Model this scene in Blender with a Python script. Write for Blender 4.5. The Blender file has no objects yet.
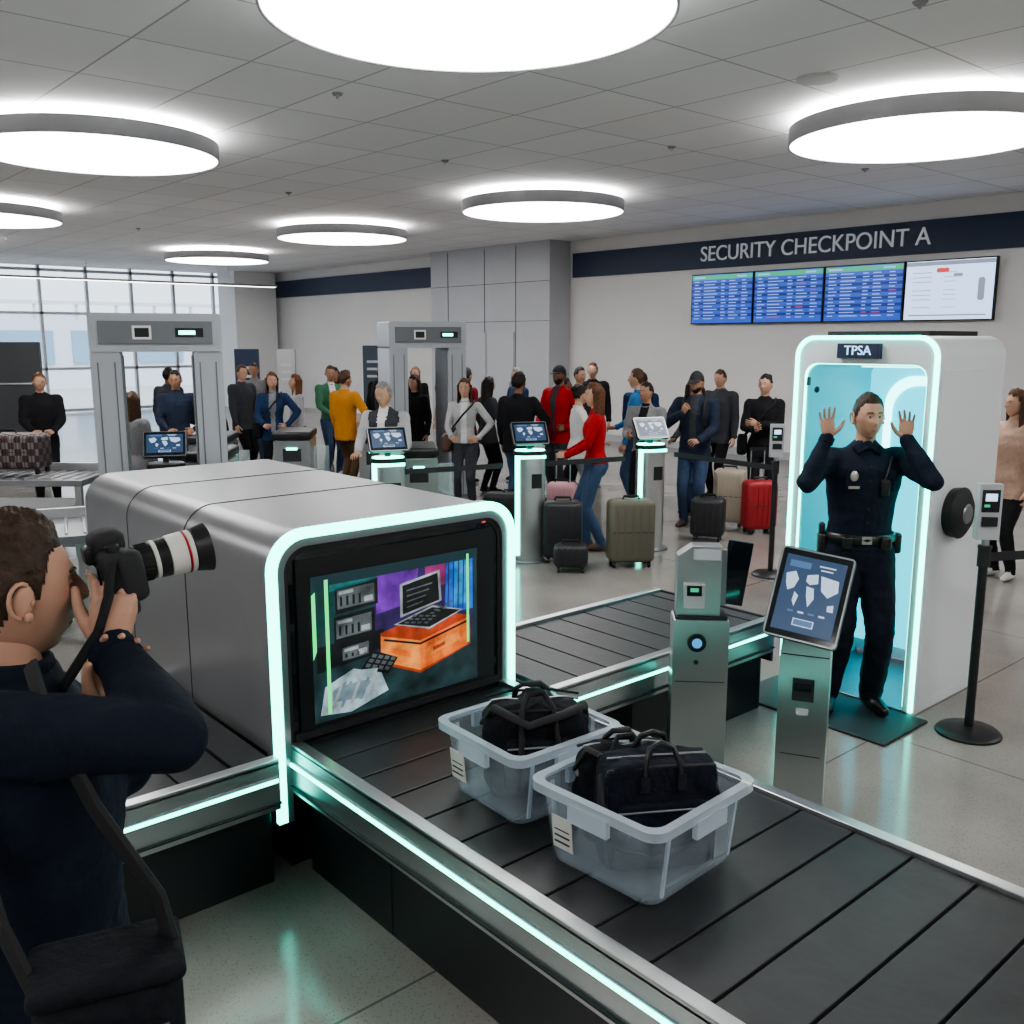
import bpy, bmesh, math, random
import numpy as np
from mathutils import Vector, Matrix, Euler, noise
random.seed(7)
rad=math.radians
try: bpy.context.scene.view_settings.look='AgX - Medium High Contrast'
except Exception as e: print(e)
# ---------------------------------------------------------------- materials
MATS={}
def mat(name,col=(.5,.5,.5),rough=.5,metal=0,emit=None,es=1,alpha=1,trans=0,bump=0,bscale=40,bdist=.01,var=0,vscale=5,spec=.5,coat=0,evar=0):
    if name in MATS: return MATS[name]
    m=bpy.data.materials.new(name); m.use_nodes=True
    nt=m.node_tree; b=nt.nodes['Principled BSDF']
    b.inputs['Base Color'].default_value=(*col,1)
    b.inputs['Roughness'].default_value=rough
    b.inputs['Metallic'].default_value=metal
    b.inputs['Specular IOR Level'].default_value=spec
    b.inputs['Coat Weight'].default_value=coat
    if emit: 
        b.inputs['Emission Color'].default_value=(*emit,1); b.inputs['Emission Strength'].default_value=es
    b.inputs['Alpha'].default_value=alpha
    b.inputs['Transmission Weight'].default_value=trans
    if bump or var or evar:
        tc=nt.nodes.new('ShaderNodeTexCoord')
    if bump:
        n=nt.nodes.new('ShaderNodeTexNoise'); n.inputs['Scale'].default_value=bscale; n.inputs['Detail'].default_value=4
        nt.links.new(tc.outputs['Object'],n.inputs['Vector'])
        bp=nt.nodes.new('ShaderNodeBump'); bp.inputs['Strength'].default_value=bump; bp.inputs['Distance'].default_value=bdist
        nt.links.new(n.outputs['Fac'],bp.inputs['Height']); nt.links.new(bp.outputs['Normal'],b.inputs['Normal'])
    if var or evar:
        base=emit if evar else col; var=evar or var
        n=nt.nodes.new('ShaderNodeTexNoise'); n.inputs['Scale'].default_value=vscale; n.inputs['Detail'].default_value=5
        nt.links.new(tc.outputs['Object'],n.inputs['Vector'])
        r=nt.nodes.new('ShaderNodeValToRGB')
        r.color_ramp.elements[0].position=.3; r.color_ramp.elements[1].position=.7
        r.color_ramp.elements[0].color=(*[c*(1-var) for c in base],1)
        r.color_ramp.elements[1].color=(*[min(1,c*(1+var)) for c in base],1)
        nt.links.new(n.outputs['Fac'],r.inputs['Fac']); nt.links.new(r.outputs['Color'],b.inputs['Emission Color' if evar else 'Base Color'])
    MATS[name]=m
    return m
def cloth(name,col,scale=7): return mat(name,col,.85,0,bump=.6,bscale=scale,bdist=.035,var=.12,vscale=60,spec=.2)
def skinm(name,col): return mat(name,col,.5,0,bump=.08,bscale=90,bdist=.002,var=.10,vscale=12,spec=.35)
def hairm(name,col): return mat(name,col,.55,0,bump=.8,bscale=70,bdist=.008,var=.35,vscale=50,spec=.3)
STEEL=mat('brushed_steel',(.52,.53,.54),.28,.9,bump=.05,bscale=200,bdist=.001,var=.08,vscale=3)
STEELD=mat('satin_steel_dark',(.30,.31,.33),.35,.85,var=.08,vscale=4)
BLACK=mat('black_plastic',(.012,.012,.014),.4)
BLACKM=mat('matte_black',(.02,.021,.024),.7)
RUBBER=mat('belt_rubber',(.022,.023,.026),.42,bump=.25,bscale=25,bdist=.004,var=.2,vscale=9)
BASE=mat('dark_base_panel',(.012,.014,.016),.3)
LED=mat('teal_led',(.3,1,.85),.4,emit=(.10,1,.78),es=6)
WHITEP=mat('white_plastic',(.78,.79,.8),.35)
GREYP=mat('grey_plastic',(.42,.43,.45),.45)
LGREY=mat('light_grey_panel',(.50,.51,.54),.4)
DGLASS=mat('dark_glass',(.008,.012,.016),.06,spec=.7)
GLASS=mat('clear_glass',(.7,.9,.9),.05,alpha=.25)
# ---------------------------------------------------------------- mesh builder
class MB:
    def __init__(s): s.v=[];s.f=[];s.m=[];s.mats=[];s.T=Matrix()
    def mi(s,m):
        if m not in s.mats: s.mats.append(m)
        return s.mats.index(m)
    def add(s,vs,fs,m):
        o=len(s.v); k=s.mi(m)
        s.v+= [s.T@Vector(p) for p in vs]
        for f in fs: s.f.append([o+i for i in f]); s.m.append(k)
    def box(s,cx,cy,cz,sx,sy,sz,m,rot=None,taper=1):
        vs=[]
        for z in (-.5,.5):
            t=taper if z>0 else 1
            for x,y in ((-.5,-.5),(.5,-.5),(.5,.5),(-.5,.5)):
                p=Vector((x*sx*t,y*sy*t,z*sz))
                if rot: p=Euler(rot).to_matrix()@p
                vs.append(p+Vector((cx,cy,cz)))
        s.add(vs,[(3,2,1,0),(4,5,6,7),(0,1,5,4),(1,2,6,5),(2,3,7,6),(3,0,4,7)],m)
    def loft(s,rings,m,cap=True):
        n=len(rings[0]); vs=[p for r in rings for p in r]; fs=[]
        for i in range(len(rings)-1):
            for j in range(n):
                k=(j+1)%n; fs.append((i*n+j,i*n+k,(i+1)*n+k,(i+1)*n+j))
        if cap: fs.append(tuple(range(n))[::-1]); fs.append(tuple((len(rings)-1)*n+j for j in range(n)))
        s.add(vs,fs,m)
    def cyl(s,p0,p1,r0,r1,m,n=20):
        p0=Vector(p0);p1=Vector(p1);d=(p1-p0).normalized()
        u=d.orthogonal().normalized();w=d.cross(u)
        s.loft([[p+(u*math.cos(2*math.pi*j/n)+w*math.sin(2*math.pi*j/n))*r for j in range(n)] for p,r in ((p0,r0),(p1,r1))],m)
    def sph(s,c,r,m,n=14,rot=None):
        if not hasattr(r,'__len__'): r=(r,r,r)
        c=Vector(c); rows=n//2+1; vs=[];fs=[]
        R=Euler(rot).to_matrix() if rot else Matrix.Identity(3)
        for i in range(1,rows):
            t=math.pi*i/rows
            for j in range(n):
                a=2*math.pi*j/n
                vs.append(c+R@Vector((r[0]*math.sin(t)*math.cos(a),r[1]*math.sin(t)*math.sin(a),r[2]*math.cos(t))))
        k=rows-1
        for i in range(k-1):
            for j in range(n): fs.append((i*n+j,(i+1)*n+j,(i+1)*n+(j+1)%n,i*n+(j+1)%n))
        vs.append(c+R@Vector((0,0,r[2])));vs.append(c-R@Vector((0,0,r[2])))
        for j in range(n):
            fs.append((k*n,j,(j+1)%n)); fs.append((k*n+1,(k-1)*n+(j+1)%n,(k-1)*n+j))
        s.add(vs,fs,m)
    def chain(s,pts,rs,m,n=12):
        for p,r in zip(pts,rs): s.sph(p,r,m,n)
        for i in range(len(pts)-1):
            if (Vector(pts[i])-Vector(pts[i+1])).length>1e-4: s.cyl(pts[i],pts[i+1],rs[i],rs[i+1],m,n)
    def tube(s,pts,r,m,n=8,flat=1,up=None):
        pts=[Vector(p) for p in pts]; rings=[]; u=None
        for i,p in enumerate(pts):
            d=(pts[min(i+1,len(pts)-1)]-pts[max(i-1,0)]).normalized()
            if u is None: u=(Vector(up) if up else d.orthogonal())
            u=(u-d*u.dot(d))
            u=u.normalized() if u.length>1e-5 else d.orthogonal().normalized()
            w=d.cross(u); rr=r[i] if hasattr(r,'__len__') else r
            rings.append([p+u*math.cos(2*math.pi*j/n)*rr*flat+w*math.sin(2*math.pi*j/n)*rr for j in range(n)])
        s.loft(rings,m)
    def frame(s,o,i,y0,y1,m):
        n=len(o); vs=[(x,y0,z) for x,z in o]+[(x,y0,z) for x,z in i]+[(x,y1,z) for x,z in o]+[(x,y1,z) for x,z in i]; fs=[]
        for k in range(n-1):
            fs+=[(k,k+1,n+k+1,n+k),(2*n+k,3*n+k,3*n+k+1,2*n+k+1),(k,2*n+k,2*n+k+1,k+1),(n+k,n+k+1,3*n+k+1,3*n+k)]
        for k in (0,n-1): fs.append((k,n+k,3*n+k,2*n+k))
        s.add(vs,fs,m)
    def prism(s,path,y0,y1,m):
        s.loft([[(x,y0,z) for x,z in path],[(x,y1,z) for x,z in path]],m)
    def lathe(s,prof,m,n=28,c=(0,0,0),cap=True):
        s.loft([[(c[0]+r*math.cos(2*math.pi*j/n),c[1]+r*math.sin(2*math.pi*j/n),c[2]+z) for j in range(n)] for r,z in prof],m,cap)
    def rbox(s,cx,cy,cz,sx,sy,sz,r,m,n=5,bulge=0):
        rings=[]
        prof=[(r-r*math.sin(rad(x)),-sz/2+r-r*math.cos(rad(x))) for x in (0,30,60,90)]+[(r-r*math.cos(rad(x)),sz/2-r+r*math.sin(rad(x))) for x in (0,30,60,90)]
        for ins,z in prof:
            w=sx/2-ins+bulge*(1-(2*z/sz)**2);d=sy/2-ins+bulge*(1-(2*z/sz)**2);rr=max(.002,min(r,min(w,d)*.98)); ring=[]
            for q,(ax,ay) in enumerate(((1,1),(-1,1),(-1,-1),(1,-1))):
                for k in range(n+1):
                    a=rad(90*q+90*k/n)
                    ring.append((cx+ax*(w-rr)+rr*math.cos(a),cy+ay*(d-rr)+rr*math.sin(a),cz+z))
            rings.append(ring)
        s.loft(rings,m)
    def obj(s,name,loc=(0,0,0),rz=0,smooth=True,bevel=0,parent=None,ang=35,bseg=2):
        me=bpy.data.meshes.new(name); me.from_pydata([tuple(v) for v in s.v],[],s.f)
        for m in s.mats: me.materials.append(m)
        me.polygons.foreach_set('material_index',s.m)
        bm=bmesh.new(); bm.from_mesh(me); bmesh.ops.recalc_face_normals(bm,faces=bm.faces); bm.to_mesh(me); bm.free()
        if smooth:
            me.polygons.foreach_set('use_smooth',[True]*len(me.polygons)); me.set_sharp_from_angle(angle=rad(ang))
        me.update()
        o=bpy.data.objects.new(name,me); bpy.context.collection.objects.link(o)
        o.location=loc;o.rotation_euler=(0,0,rz)
        if bevel:
            b=o.modifiers.new('bevel','BEVEL'); b.width=bevel;b.segments=bseg;b.limit_method='ANGLE';b.angle_limit=rad(40)
        if parent: o.parent=parent
        return o
def arch(w,h,r,n=8,z0=0):
    p=[(-w/2,z0),(-w/2,h-r)]
    p+=[(-w/2+r-r*math.cos(rad(90*k/n)),h-r+r*math.sin(rad(90*k/n))) for k in range(1,n+1)]
    p+=[(w/2-r+r*math.sin(rad(90*k/n)),h-r+r*math.cos(rad(90*k/n))) for k in range(0,n+1)]
    p+=[(w/2,z0)]
    return p
def rrect(w,h,r,n=5,cx=0,cz=0):
    p=[]
    for q,(ax,ay) in enumerate(((1,1),(-1,1),(-1,-1),(1,-1))):
        for k in range(n+1):
            a=rad(90*q+90*k/n); p.append((cx+ax*(w/2-r)+r*math.cos(a),cz+ay*(h/2-r)+r*math.sin(a)))
    return p
def text(body,size,mtl,name,M,parent=None,ext=.004,align='CENTER',sx=1):
    c=bpy.data.curves.new(name,'FONT'); c.body=body;c.size=size;c.extrude=ext;c.align_x=align;c.align_y='CENTER'
    c.materials.append(mtl)
    o=bpy.data.objects.new(name,c); bpy.context.collection.objects.link(o)
    if parent: o.parent=parent
    o.matrix_local=M@Matrix.Diagonal((sx,1,1,1))
    return o
RG=Vector((.656,.755,0)); FW=Vector((-.755,.656,0))
def A(a):  # facing: 0 toward viewer side, 90 toward screen-right, 180 away
    d=-FW*math.cos(rad(a))+RG*math.sin(rad(a)); return math.atan2(-d.x,d.y)
# ---------------------------------------------------------------- camera / world
cam=bpy.data.cameras.new('camera'); co=bpy.data.objects.new('camera',cam); bpy.context.collection.objects.link(co)
co.location=(0,0,2.15); co.rotation_euler=(rad(90-10.3),0,rad(49)); cam.lens=33.4; cam.sensor_width=36; cam.clip_start=.05
bpy.context.scene.camera=co
w=bpy.data.worlds.new('world'); bpy.context.scene.world=w; w.use_nodes=True
bg=w.node_tree.nodes['Background']; bg.inputs[0].default_value=(.82,.91,1,1); bg.inputs[1].default_value=2.3
# ---------------------------------------------------------------- room
def nodes_floor():
    m=mat('polished_floor',(.5,.48,.45),.12); nt=m.node_tree; b=nt.nodes['Principled BSDF']
    tc=nt.nodes.new('ShaderNodeTexCoord')
    n1=nt.nodes.new('ShaderNodeTexNoise'); n1.inputs['Scale'].default_value=1.2; n1.inputs['Detail'].default_value=6
    n2=nt.nodes.new('ShaderNodeTexVoronoi'); n2.inputs['Scale'].default_value=70
    for n in (n1,n2): nt.links.new(tc.outputs['Object'],n.inputs['Vector'])
    r1=nt.nodes.new('ShaderNodeValToRGB'); r1.color_ramp.elements[0].color=(.20,.188,.175,1); r1.color_ramp.elements[1].color=(.29,.275,.258,1)
    r1.color_ramp.elements[0].position=.3; r1.color_ramp.elements[1].position=.7
    r2=nt.nodes.new('ShaderNodeValToRGB'); r2.color_ramp.elements[0].color=(.5,.5,.5,1); r2.color_ramp.elements[1].color=(1,1,1,1); r2.color_ramp.elements[0].position=.1; r2.color_ramp.elements[1].position=.35
    nt.links.new(n1.outputs['Fac'],r1.inputs['Fac']); nt.links.new(n2.outputs['Distance'],r2.inputs['Fac'])
    mx=nt.nodes.new('ShaderNodeMix'); mx.data_type='RGBA'; mx.blend_type='MULTIPLY'; mx.inputs[0].default_value=.6
    nt.links.new(r1.outputs['Color'],mx.inputs[6]); nt.links.new(r2.outputs['Color'],mx.inputs[7])
    br=nt.nodes.new('ShaderNodeTexBrick'); br.offset=0; br.inputs['Scale'].default_value=1; br.inputs['Brick Width'].default_value=2.4; br.inputs['Row Height'].default_value=2.4
    br.inputs['Mortar Size'].default_value=.006; br.inputs['Color1'].default_value=(1,1,1,1); br.inputs['Color2'].default_value=(1,1,1,1); br.inputs['Mortar'].default_value=(.5,.5,.5,1)
    nt.links.new(tc.outputs['Object'],br.inputs['Vector'])
    m2=nt.nodes.new('ShaderNodeMix'); m2.data_type='RGBA'; m2.blend_type='MULTIPLY'; m2.inputs[0].default_value=1
    nt.links.new(mx.outputs[2],m2.inputs[6]); nt.links.new(br.outputs['Color'],m2.inputs[7]); nt.links.new(m2.outputs[2],b.inputs['Base Color'])
    n3=nt.nodes.new('ShaderNodeTexNoise'); n3.inputs['Scale'].default_value=3; n3.inputs['Detail'].default_value=4; nt.links.new(tc.outputs['Object'],n3.inputs['Vector'])
    mr=nt.nodes.new('ShaderNodeMapRange'); mr.inputs[3].default_value=.08; mr.inputs[4].default_value=.22; nt.links.new(n3.outputs['Fac'],mr.inputs[0]); nt.links.new(mr.outputs[0],b.inputs['Roughness'])
    return m
def nodes_ceiling():
    m=mat('ceiling_tiles',(.5,.5,.5),.8); nt=m.node_tree; b=nt.nodes['Principled BSDF']
    tc=nt.nodes.new('ShaderNodeTexCoord')
    br=nt.nodes.new('ShaderNodeTexBrick'); br.offset=0; br.inputs['Scale'].default_value=1; br.inputs['Brick Width'].default_value=1.2; br.inputs['Row Height'].default_value=.9
    br.inputs['Mortar Size'].default_value=.010; br.inputs['Mortar Smooth'].default_value=.2
    br.inputs['Color1'].default_value=(.86,.86,.87,1); br.inputs['Color2'].default_value=(.80,.80,.81,1); br.inputs['Mortar'].default_value=(.45,.45,.455,1)
    nt.links.new(tc.outputs['Object'],br.inputs['Vector']); nt.links.new(br.outputs['Color'],b.inputs['Base Color'])
    return m
def nodes_plaid():
    m=mat('case_plaid',(.1,.05,.06),.6); nt=m.node_tree; b=nt.nodes['Principled BSDF']
    tc=nt.nodes.new('ShaderNodeTexCoord'); ck=nt.nodes.new('ShaderNodeTexChecker'); ck.inputs['Scale'].default_value=16
    ck.inputs['Color1'].default_value=(.22,.20,.20,1); ck.inputs['Color2'].default_value=(.09,.035,.045,1)
    w1=nt.nodes.new('ShaderNodeTexWave'); w1.inputs['Scale'].default_value=9
    nt.links.new(tc.outputs['Object'],ck.inputs['Vector']); nt.links.new(tc.outputs['Object'],w1.inputs['Vector'])
    mx=nt.nodes.new('ShaderNodeMix'); mx.data_type='RGBA'; mx.blend_type='MULTIPLY'; mx.inputs[0].default_value=.6
    nt.links.new(ck.outputs['Color'],mx.inputs[6]); nt.links.new(w1.outputs['Color'],mx.inputs[7]); nt.links.new(mx.outputs[2],b.inputs['Base Color'])
    return m
X0,X1,Y0,Y1,HC=-30,6,-6,15,4.25
b=MB(); b.box((X0+X1)/2,(Y0+Y1)/2,-.1,X1-X0+.6,Y1-Y0+.6,.2,nodes_floor()); b.obj('floor',smooth=False)
b=MB(); b.box((X0+X1)/2,(Y0+Y1)/2,HC+.1,X1-X0+.6,Y1-Y0+.6,.2,nodes_ceiling()); b.obj('ceiling',smooth=False)
WALL=mat('wall_paint',(.72,.71,.70),.75,bump=.05,bscale=60,bdist=.003,var=.03,vscale=.7)
NAVY=mat('navy_band',(.018,.032,.075),.5)
b=MB(); b.box((X0+X1)/2,Y1+.1,HC/2,X1-X0+.4,.2,HC,WALL); b.obj('wall_north',smooth=False)
b=MB(); b.box((X0+X1)/2,Y0-.1,HC/2,X1-X0+.4,.2,HC,WALL); b.obj('wall_south',smooth=False)
b=MB(); b.box(X1+.1,(Y0+Y1)/2,HC/2,.2,Y1-Y0,HC,WALL); b.obj('wall_east',smooth=False)
b=MB(); b.box(-4.7,Y1-.02,3.725,21,.04,.51,NAVY); b.obj('trim_1',smooth=False)
b=MB(); b.box(-24.8,Y1-.02,3.725,10.3,.04,.51,NAVY); b.obj('trim_2',smooth=False)
b=MB(); b.box(-4.7,Y1-.02,.07,21,.04,.14,GREYP); b.obj('baseboard_north',smooth=False)
CP=mat('column_panel',(.48,.49,.52),.45,var=.04,vscale=1)
CPD=mat('column_joint',(.12,.12,.13),.6)
b=MB(); b.box(-17.45,14.68,HC/2,4.3,.62,HC-.002,CP)
for x in (-18.9,-17.5,-16.4): b.box(x,14.365,2.1,.012,.01,4.2,CPD)
for z in (2.55,3.4): b.box(-17.45,14.365,z,4.28,.01,.012,CPD)
for x,wd in ((-16.9,.9),(-17.9,.9)):
    b.box(x,14.355,1.15,wd,.02,2.3,LGREY); b.box(x+.34,14.33,1.1,.03,.05,.2,STEEL)
b.obj('wall_column',smooth=False)
FRM=mat('window_frame',(.5,.52,.55),.4,.4)
b=MB()
for i in range(11): b.box(X0,1.6+i*1.3,HC/2,.14,.08,HC,FRM)
for z in (.08,1.3,2.9,4.12): b.box(X0,8.2,z,.14,13.4,.08,FRM)
b.obj('window_1_frame',smooth=False)
b=MB(); b.box(X0,8.2,HC/2,.02,13.3,HC-.1,mat('window_glass',(.75,.9,1),.05,alpha=.12)); b.obj('window_1',smooth=False)
b=MB(); b.box(X0,-2.2,HC/2,.2,7.4,HC,WALL); b.obj('wall_west',smooth=False)
b=MB(); b.box(-29.2,14.1,HC/2,1.2,1.4,HC-.002,mat('pillar_white',(.70,.70,.70),.7)); b.obj('wall_pillar',smooth=False)
b=MB(); EX=mat('exterior_concrete',(.62,.67,.74),.8); EXG=mat('exterior_glass',(.22,.36,.50),.2)
b.box(-50,10,1.7,6,26,3.4,EX)
for i in range(8): b.box(-46.95,0+i*3,1.9,.1,2.2,1.5,EXG)
for i in range(14): b.box(-46.9,-2+i*1.8,3.6,.15,.12,.5,EX)
b.box(-46.9,10,3.9,.3,26,.16,EX)
b.obj('terminal_building',loc=(0,0,-.1),smooth=False)
b=MB(); b.box(-45,8,-.15,29,60,.1,mat('tarmac',(.45,.46,.48),.8)); b.obj('ground_apron',smooth=False)
sl=bpy.data.lights.new('sunlight','SUN'); sl.energy=3; sl.angle=rad(3); slo=bpy.data.objects.new('sunlight',sl); bpy.context.collection.objects.link(slo)
slo.rotation_euler=(0,rad(35),0); slo.location=(-35,8,12)
# ---------------------------------------------------------------- ceiling disc lights
DL=mat('lamp_diffuser',(1,1,1),.5,emit=(1,.985,.96),es=9.5)
DU=mat('lamp_uplight',(1,1,1),.5,emit=(1,.985,.96),es=8)
DR=mat('lamp_rim',(.36,.36,.37),.4,.2)
def disc(x,y):
    b=MB()
    b.lathe([(1.185,0),(1.2,0),(1.2,.16),(1.17,.16),(1.17,.03),(1.185,.0)],DR,72,cap=False)
    b.lathe([(1.184,.008),(1.168,.03),(1.168,.10)],DL,72)
    b.lathe([(1.02,.132),(1.15,.132),(1.15,.138),(1.02,.138),(1.02,.132)],DU,72,cap=False)
    for k in range(3):
        a=k*2.1; b.cyl((.8*math.cos(a),.8*math.sin(a),.1),(.8*math.cos(a),.8*math.sin(a),.26),.02,.02,STEEL,8)
    b.obj('round_ceiling_light',loc=(x,y,3.99))
for x,y in ((-4.63,3.7),(-4.6,9.1),(-10.5,3.5),(-10.75,9.95),(-16.0,9.7),(-22.4,10.1),(-17.2,3.85),(1.4,3.7),(1.4,9.3),(-4.6,-2.2),(-10.6,-2.4),(1.4,-2.2),(-23,4)):
    disc(x,y)
b=MB()
b.box(0,0,0,.12,11,.06,DR); b.box(0,0,-.034,.1,10.9,.01,DU)
for y in (-4,0,4): b.cyl((0,y,0),(0,y,.52),.008,.008,STEEL,6)
b.obj('linear_ceiling_light',loc=(-27,8.5,3.73))
b=MB(); CG=mat('vent_grey',(.3,.3,.31),.6)
for x,y in ((-7.2,8.6),(-7.6,4.6),(-3.2,6.2),(-9.5,7.2),(-13,7),(-6.5,11.5),(-13.3,11.6),(-19,7)):
    b.cyl((x,y,HC-.02),(x,y,HC),.035,.05,CG,14); b.cyl((x,y,HC-.045),(x,y,HC-.02),.012,.012,STEEL,8)
b.cyl((-4.6,7.3,HC-.02),(-4.6,7.3,HC),.16,.17,mat('speaker_grille',(.5,.5,.51),.6),30)
b.obj('ceiling_sprinklers')
# ---------------------------------------------------------------- sign + flight boards
TXT=mat('sign_letters',(.6,.62,.66),.5,emit=(.8,.85,.9),es=.1)
Mw=Matrix.Translation((-9.5,Y1-.05,3.725))@Euler((rad(90),0,0)).to_matrix().to_4x4()
text('SECURITY CHECKPOINT A',.39,TXT,'security_checkpoint_sign',Mw,ext=.012,sx=.96)
def em(name,c,s=1,v=0,vs=14): return mat(name,(.01,.01,.01),.3,emit=c,es=s,evar=v,vscale=vs)
SB=em('screen_blue',(.02,.07,.40),1.6); SG=em('screen_green',(.05,.42,.22),1.2); ST=em('screen_text',(.35,.52,1),1.1); SN=em('screen_navy',(.01,.03,.18),1.3); SW=em('screen_white',(.50,.68,.98),1.8)
SRd=em('screen_red',(.8,.08,.08),1); SGy=em('screen_grey',(.3,.34,.42),1)
def board(i,x):
    b=MB(); b.box(0,.03,0,1.40,.07,.93,BLACK)
    y=-.008
    if i<3:
        b.box(0,y,0,1.36,.004,.89,SB); b.box(0,y-.003,.395,1.36,.004,.08,SG)
        b.box(-.5,y-.006,.395,.25,.004,.03,ST); b.box(.45,y-.006,.395,.2,.004,.03,ST)
        for r in range(13):
            z=.32-r*.057
            if r%2: b.box(0,y-.003,z,1.36,.004,.05,SN)
            xx=-.62
            for c,wd in enumerate((.16,.34,.12,.22,.14)):
                l=wd*random.uniform(.55,1); 
                b.box(xx+l/2,y-.006,z,l,.004,.014,ST if random.random()>.04 else SRd); xx+=wd+.06
    else:
        b.box(0,y,0,1.36,.004,.89,SW); b.box(0,y-.003,.405,1.36,.004,.06,SGy)
        for z in (.27,.2,.13,.0,-.07,-.14,-.26): 
            b.box(-.42,y-.003,z,.3,.004,.010,SGy); b.box(0.02,y-.003,z,.2,.004,.008,SGy)
        b.prism(rrect(.2,.07,.03,4,-.1,.3),y-.004,y-.001,SRd); b.prism(rrect(.14,.05,.02,4,.14,.22),y-.004,y-.001,SGy)
        b.prism(rrect(.1,.34,.04,4,.5,.0),y-.004,y-.001,SGy); b.box(0,y-.003,-.38,1.2,.004,.02,SGy)
    b.box(0,.08,0,.3,.035,.3,BLACKM)
    b.obj('flight_information_display',loc=(x,Y1-.1,2.9),smooth=False)
for i in range(4): board(i,-11.17+i*1.42)
# ---------------------------------------------------------------- conveyors
def conveyor(name,x0,x1,y0,y1,axis,zt,led=(1,1),ends=(0,0)):
    b=MB(); cx,cy=(x0+x1)/2,(y0+y1)/2; L=(x1-x0) if axis=='x' else (y1-y0); W=(y1-y0) if axis=='x' else (x1-x0)
    b.T=Matrix.Identity(4) if axis=='x' else Euler((0,0,rad(90))).to_matrix().to_4x4()
    b.box(0,0,.17,L-.02,W-.14,.34,BASE)
    k=-L/2+.6
    while k<L/2: 
        for sd in (-1,1): b.box(k,sd*(W/2-.069),.17,.006,.006,.33,BLACKM)
        k+=1.1
    b.box(0,0,.42,L-.01,W-.06,.16,BASE)
    for sd in (-1,1):
        b.box(0,sd*(W/2-.02),zt-.09,L,.04,.20,STEEL)
        b.box(0,sd*(W/2-.025),zt+.008,L,.05,.022,STEEL)
        b.box(0,sd*(W/2+.002),zt-.16,L,.02,.010,BLACKM)
        if led[0 if sd<0 else 1]:
            b.box(0,sd*(W/2+.002),zt-.065,L-.01,.008,.034,STEELD); b.box(0,sd*(W/2+.006),zt-.065,L-.02,.012,.015,LED)
    k=-L/2+.02
    while k+.2<L/2:
        b.box(k+.098,0,zt-.012,.19,W-.105,.03,RUBBER); k+=.2
    if k<L/2-.03: b.box((k+L/2)/2,0,zt-.012,L/2-k-.02,W-.105,.03,RUBBER)
    b.box(0,0,zt-.035,L-.01,W-.1,.03,BLACKM)
    for e in (0,1):
        if ends[e]: b.box((L/2+.01)*(1 if e else -1),0,zt-.12,.02,W-.02,.26,BLACKM)
    b.obj(name,loc=(cx,cy,0),smooth=False,bevel=.005)
conveyor('conveyor_belt',-3.26,2.2,1.665,2.80,'x',.55)
conveyor('conveyor_belt',-3.90,-3.0,2.88,4.62,'y',.55,ends=(0,1))
conveyor('conveyor_belt',-4.5,-3.2,-2.2,1.585,'y',.53)
# ---------------------------------------------------------------- x-ray scanner
b=MB()
BODY=mat('scanner_shell',(.29,.295,.31),.34,.75,var=.05,vscale=2,bump=.03,bscale=120,bdist=.001)
W=1.22;L=2.15
o=arch(W,1.42,.15,8,.52); b.prism(o,.035,L,BODY)
b.box(0,L/2+.03,.27,W-.16,L-.06,.54,BASE)
b.frame(arch(W+.02,1.43,.16,8,.24),arch(W-.12,1.36,.1,8,.24),-.02,.05,BODY)
b.frame(arch(W+.022,1.432,.161,8,.25),arch(W-.055,1.393,.125,8,.25),-.03,-.006,LED)
for yy in (.8,1.5): b.frame(arch(W+.004,1.423,.152,8,.53),arch(W-.004,1.418,.148,8,.53),yy,yy+.006,BLACKM)
b.frame(arch(W-.1,1.37,.11,8,.57),arch(W-.16,1.34,.09,8,.57),-.01,.06,BLACKM)
b.prism(rrect(1.10,.80,.05,5,0,.965),-.004,.034,DGLASS)
b.prism(rrect(1.00,.73,.012,3,0,.945),-.018,-.004,BLACK)
b.box(.45,-.008,1.34,.02,.006,.008,SRd); 
b.box(0,.0,.585,1.05,.05,.03,BLACKM)
P=lambda pts,c,d: b.prism([(-.44+.84*u,.62+.61*v) for u,v in pts],-.019-d*.0006,-.0185-d*.0006,c)
X=lambda n,c,s=1: em('xr_'+n,c,s,.65,11)
c1=X('bg',(.018,.045,.05),.9);c2=X('purple',(.16,.03,.38),1);c3=X('violet',(.035,.02,.10),1);c4=X('blue',(.02,.13,.62),1.1);c5=em('xr_green',(.08,.85,.22),1.6);c6=X('orange',(1,.15,.03),1.2);c7=X('orange_d',(.42,.055,.02),1);c8=X('orange_l',(1,.22,.05),1.2)
c9=X('grey',(.10,.12,.125),.9);c10=X('dark',(.010,.012,.014),.8);c11=X('cloth',(.30,.40,.44),1);c12=X('cloth_d',(.15,.22,.26),1);c13=X('teal',(.012,.05,.05),1);c14=X('lap',(.30,.33,.35),1);c15=X('cyan',(.03,.28,.70),1.1)
P([(0,0),(1,0),(1,1),(0,1)],c1,0)
P([(.34,.3),(.97,.4),(.97,.98),(.34,.98)],c3,1)
P([(.36,.66),(.60,.70),(.62,.97),(.36,.97)],c2,2)
P([(.78,.55),(.97,.55),(.97,.99),(.80,.99)],c4,2)
P([(.83,.6),(.92,.6),(.93,.93),(.85,.95)],c15,3)
for k in range(5): P([(.80+.033*k,.57),(.806+.033*k,.57),(.815+.033*k,.97),(.808+.033*k,.97)],c3,4)
P([(.66,.75),(.79,.78),(.79,.95),(.66,.93)],X('rose',(.28,.03,.16)),3)
P([(.0,.62),(.34,.66),(.34,.97),(.0,.97)],c13,2); P([(.10,.88),(.36,.91),(.36,.97),(.10,.97)],X('teal2',(.02,.15,.15)),3)
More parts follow.
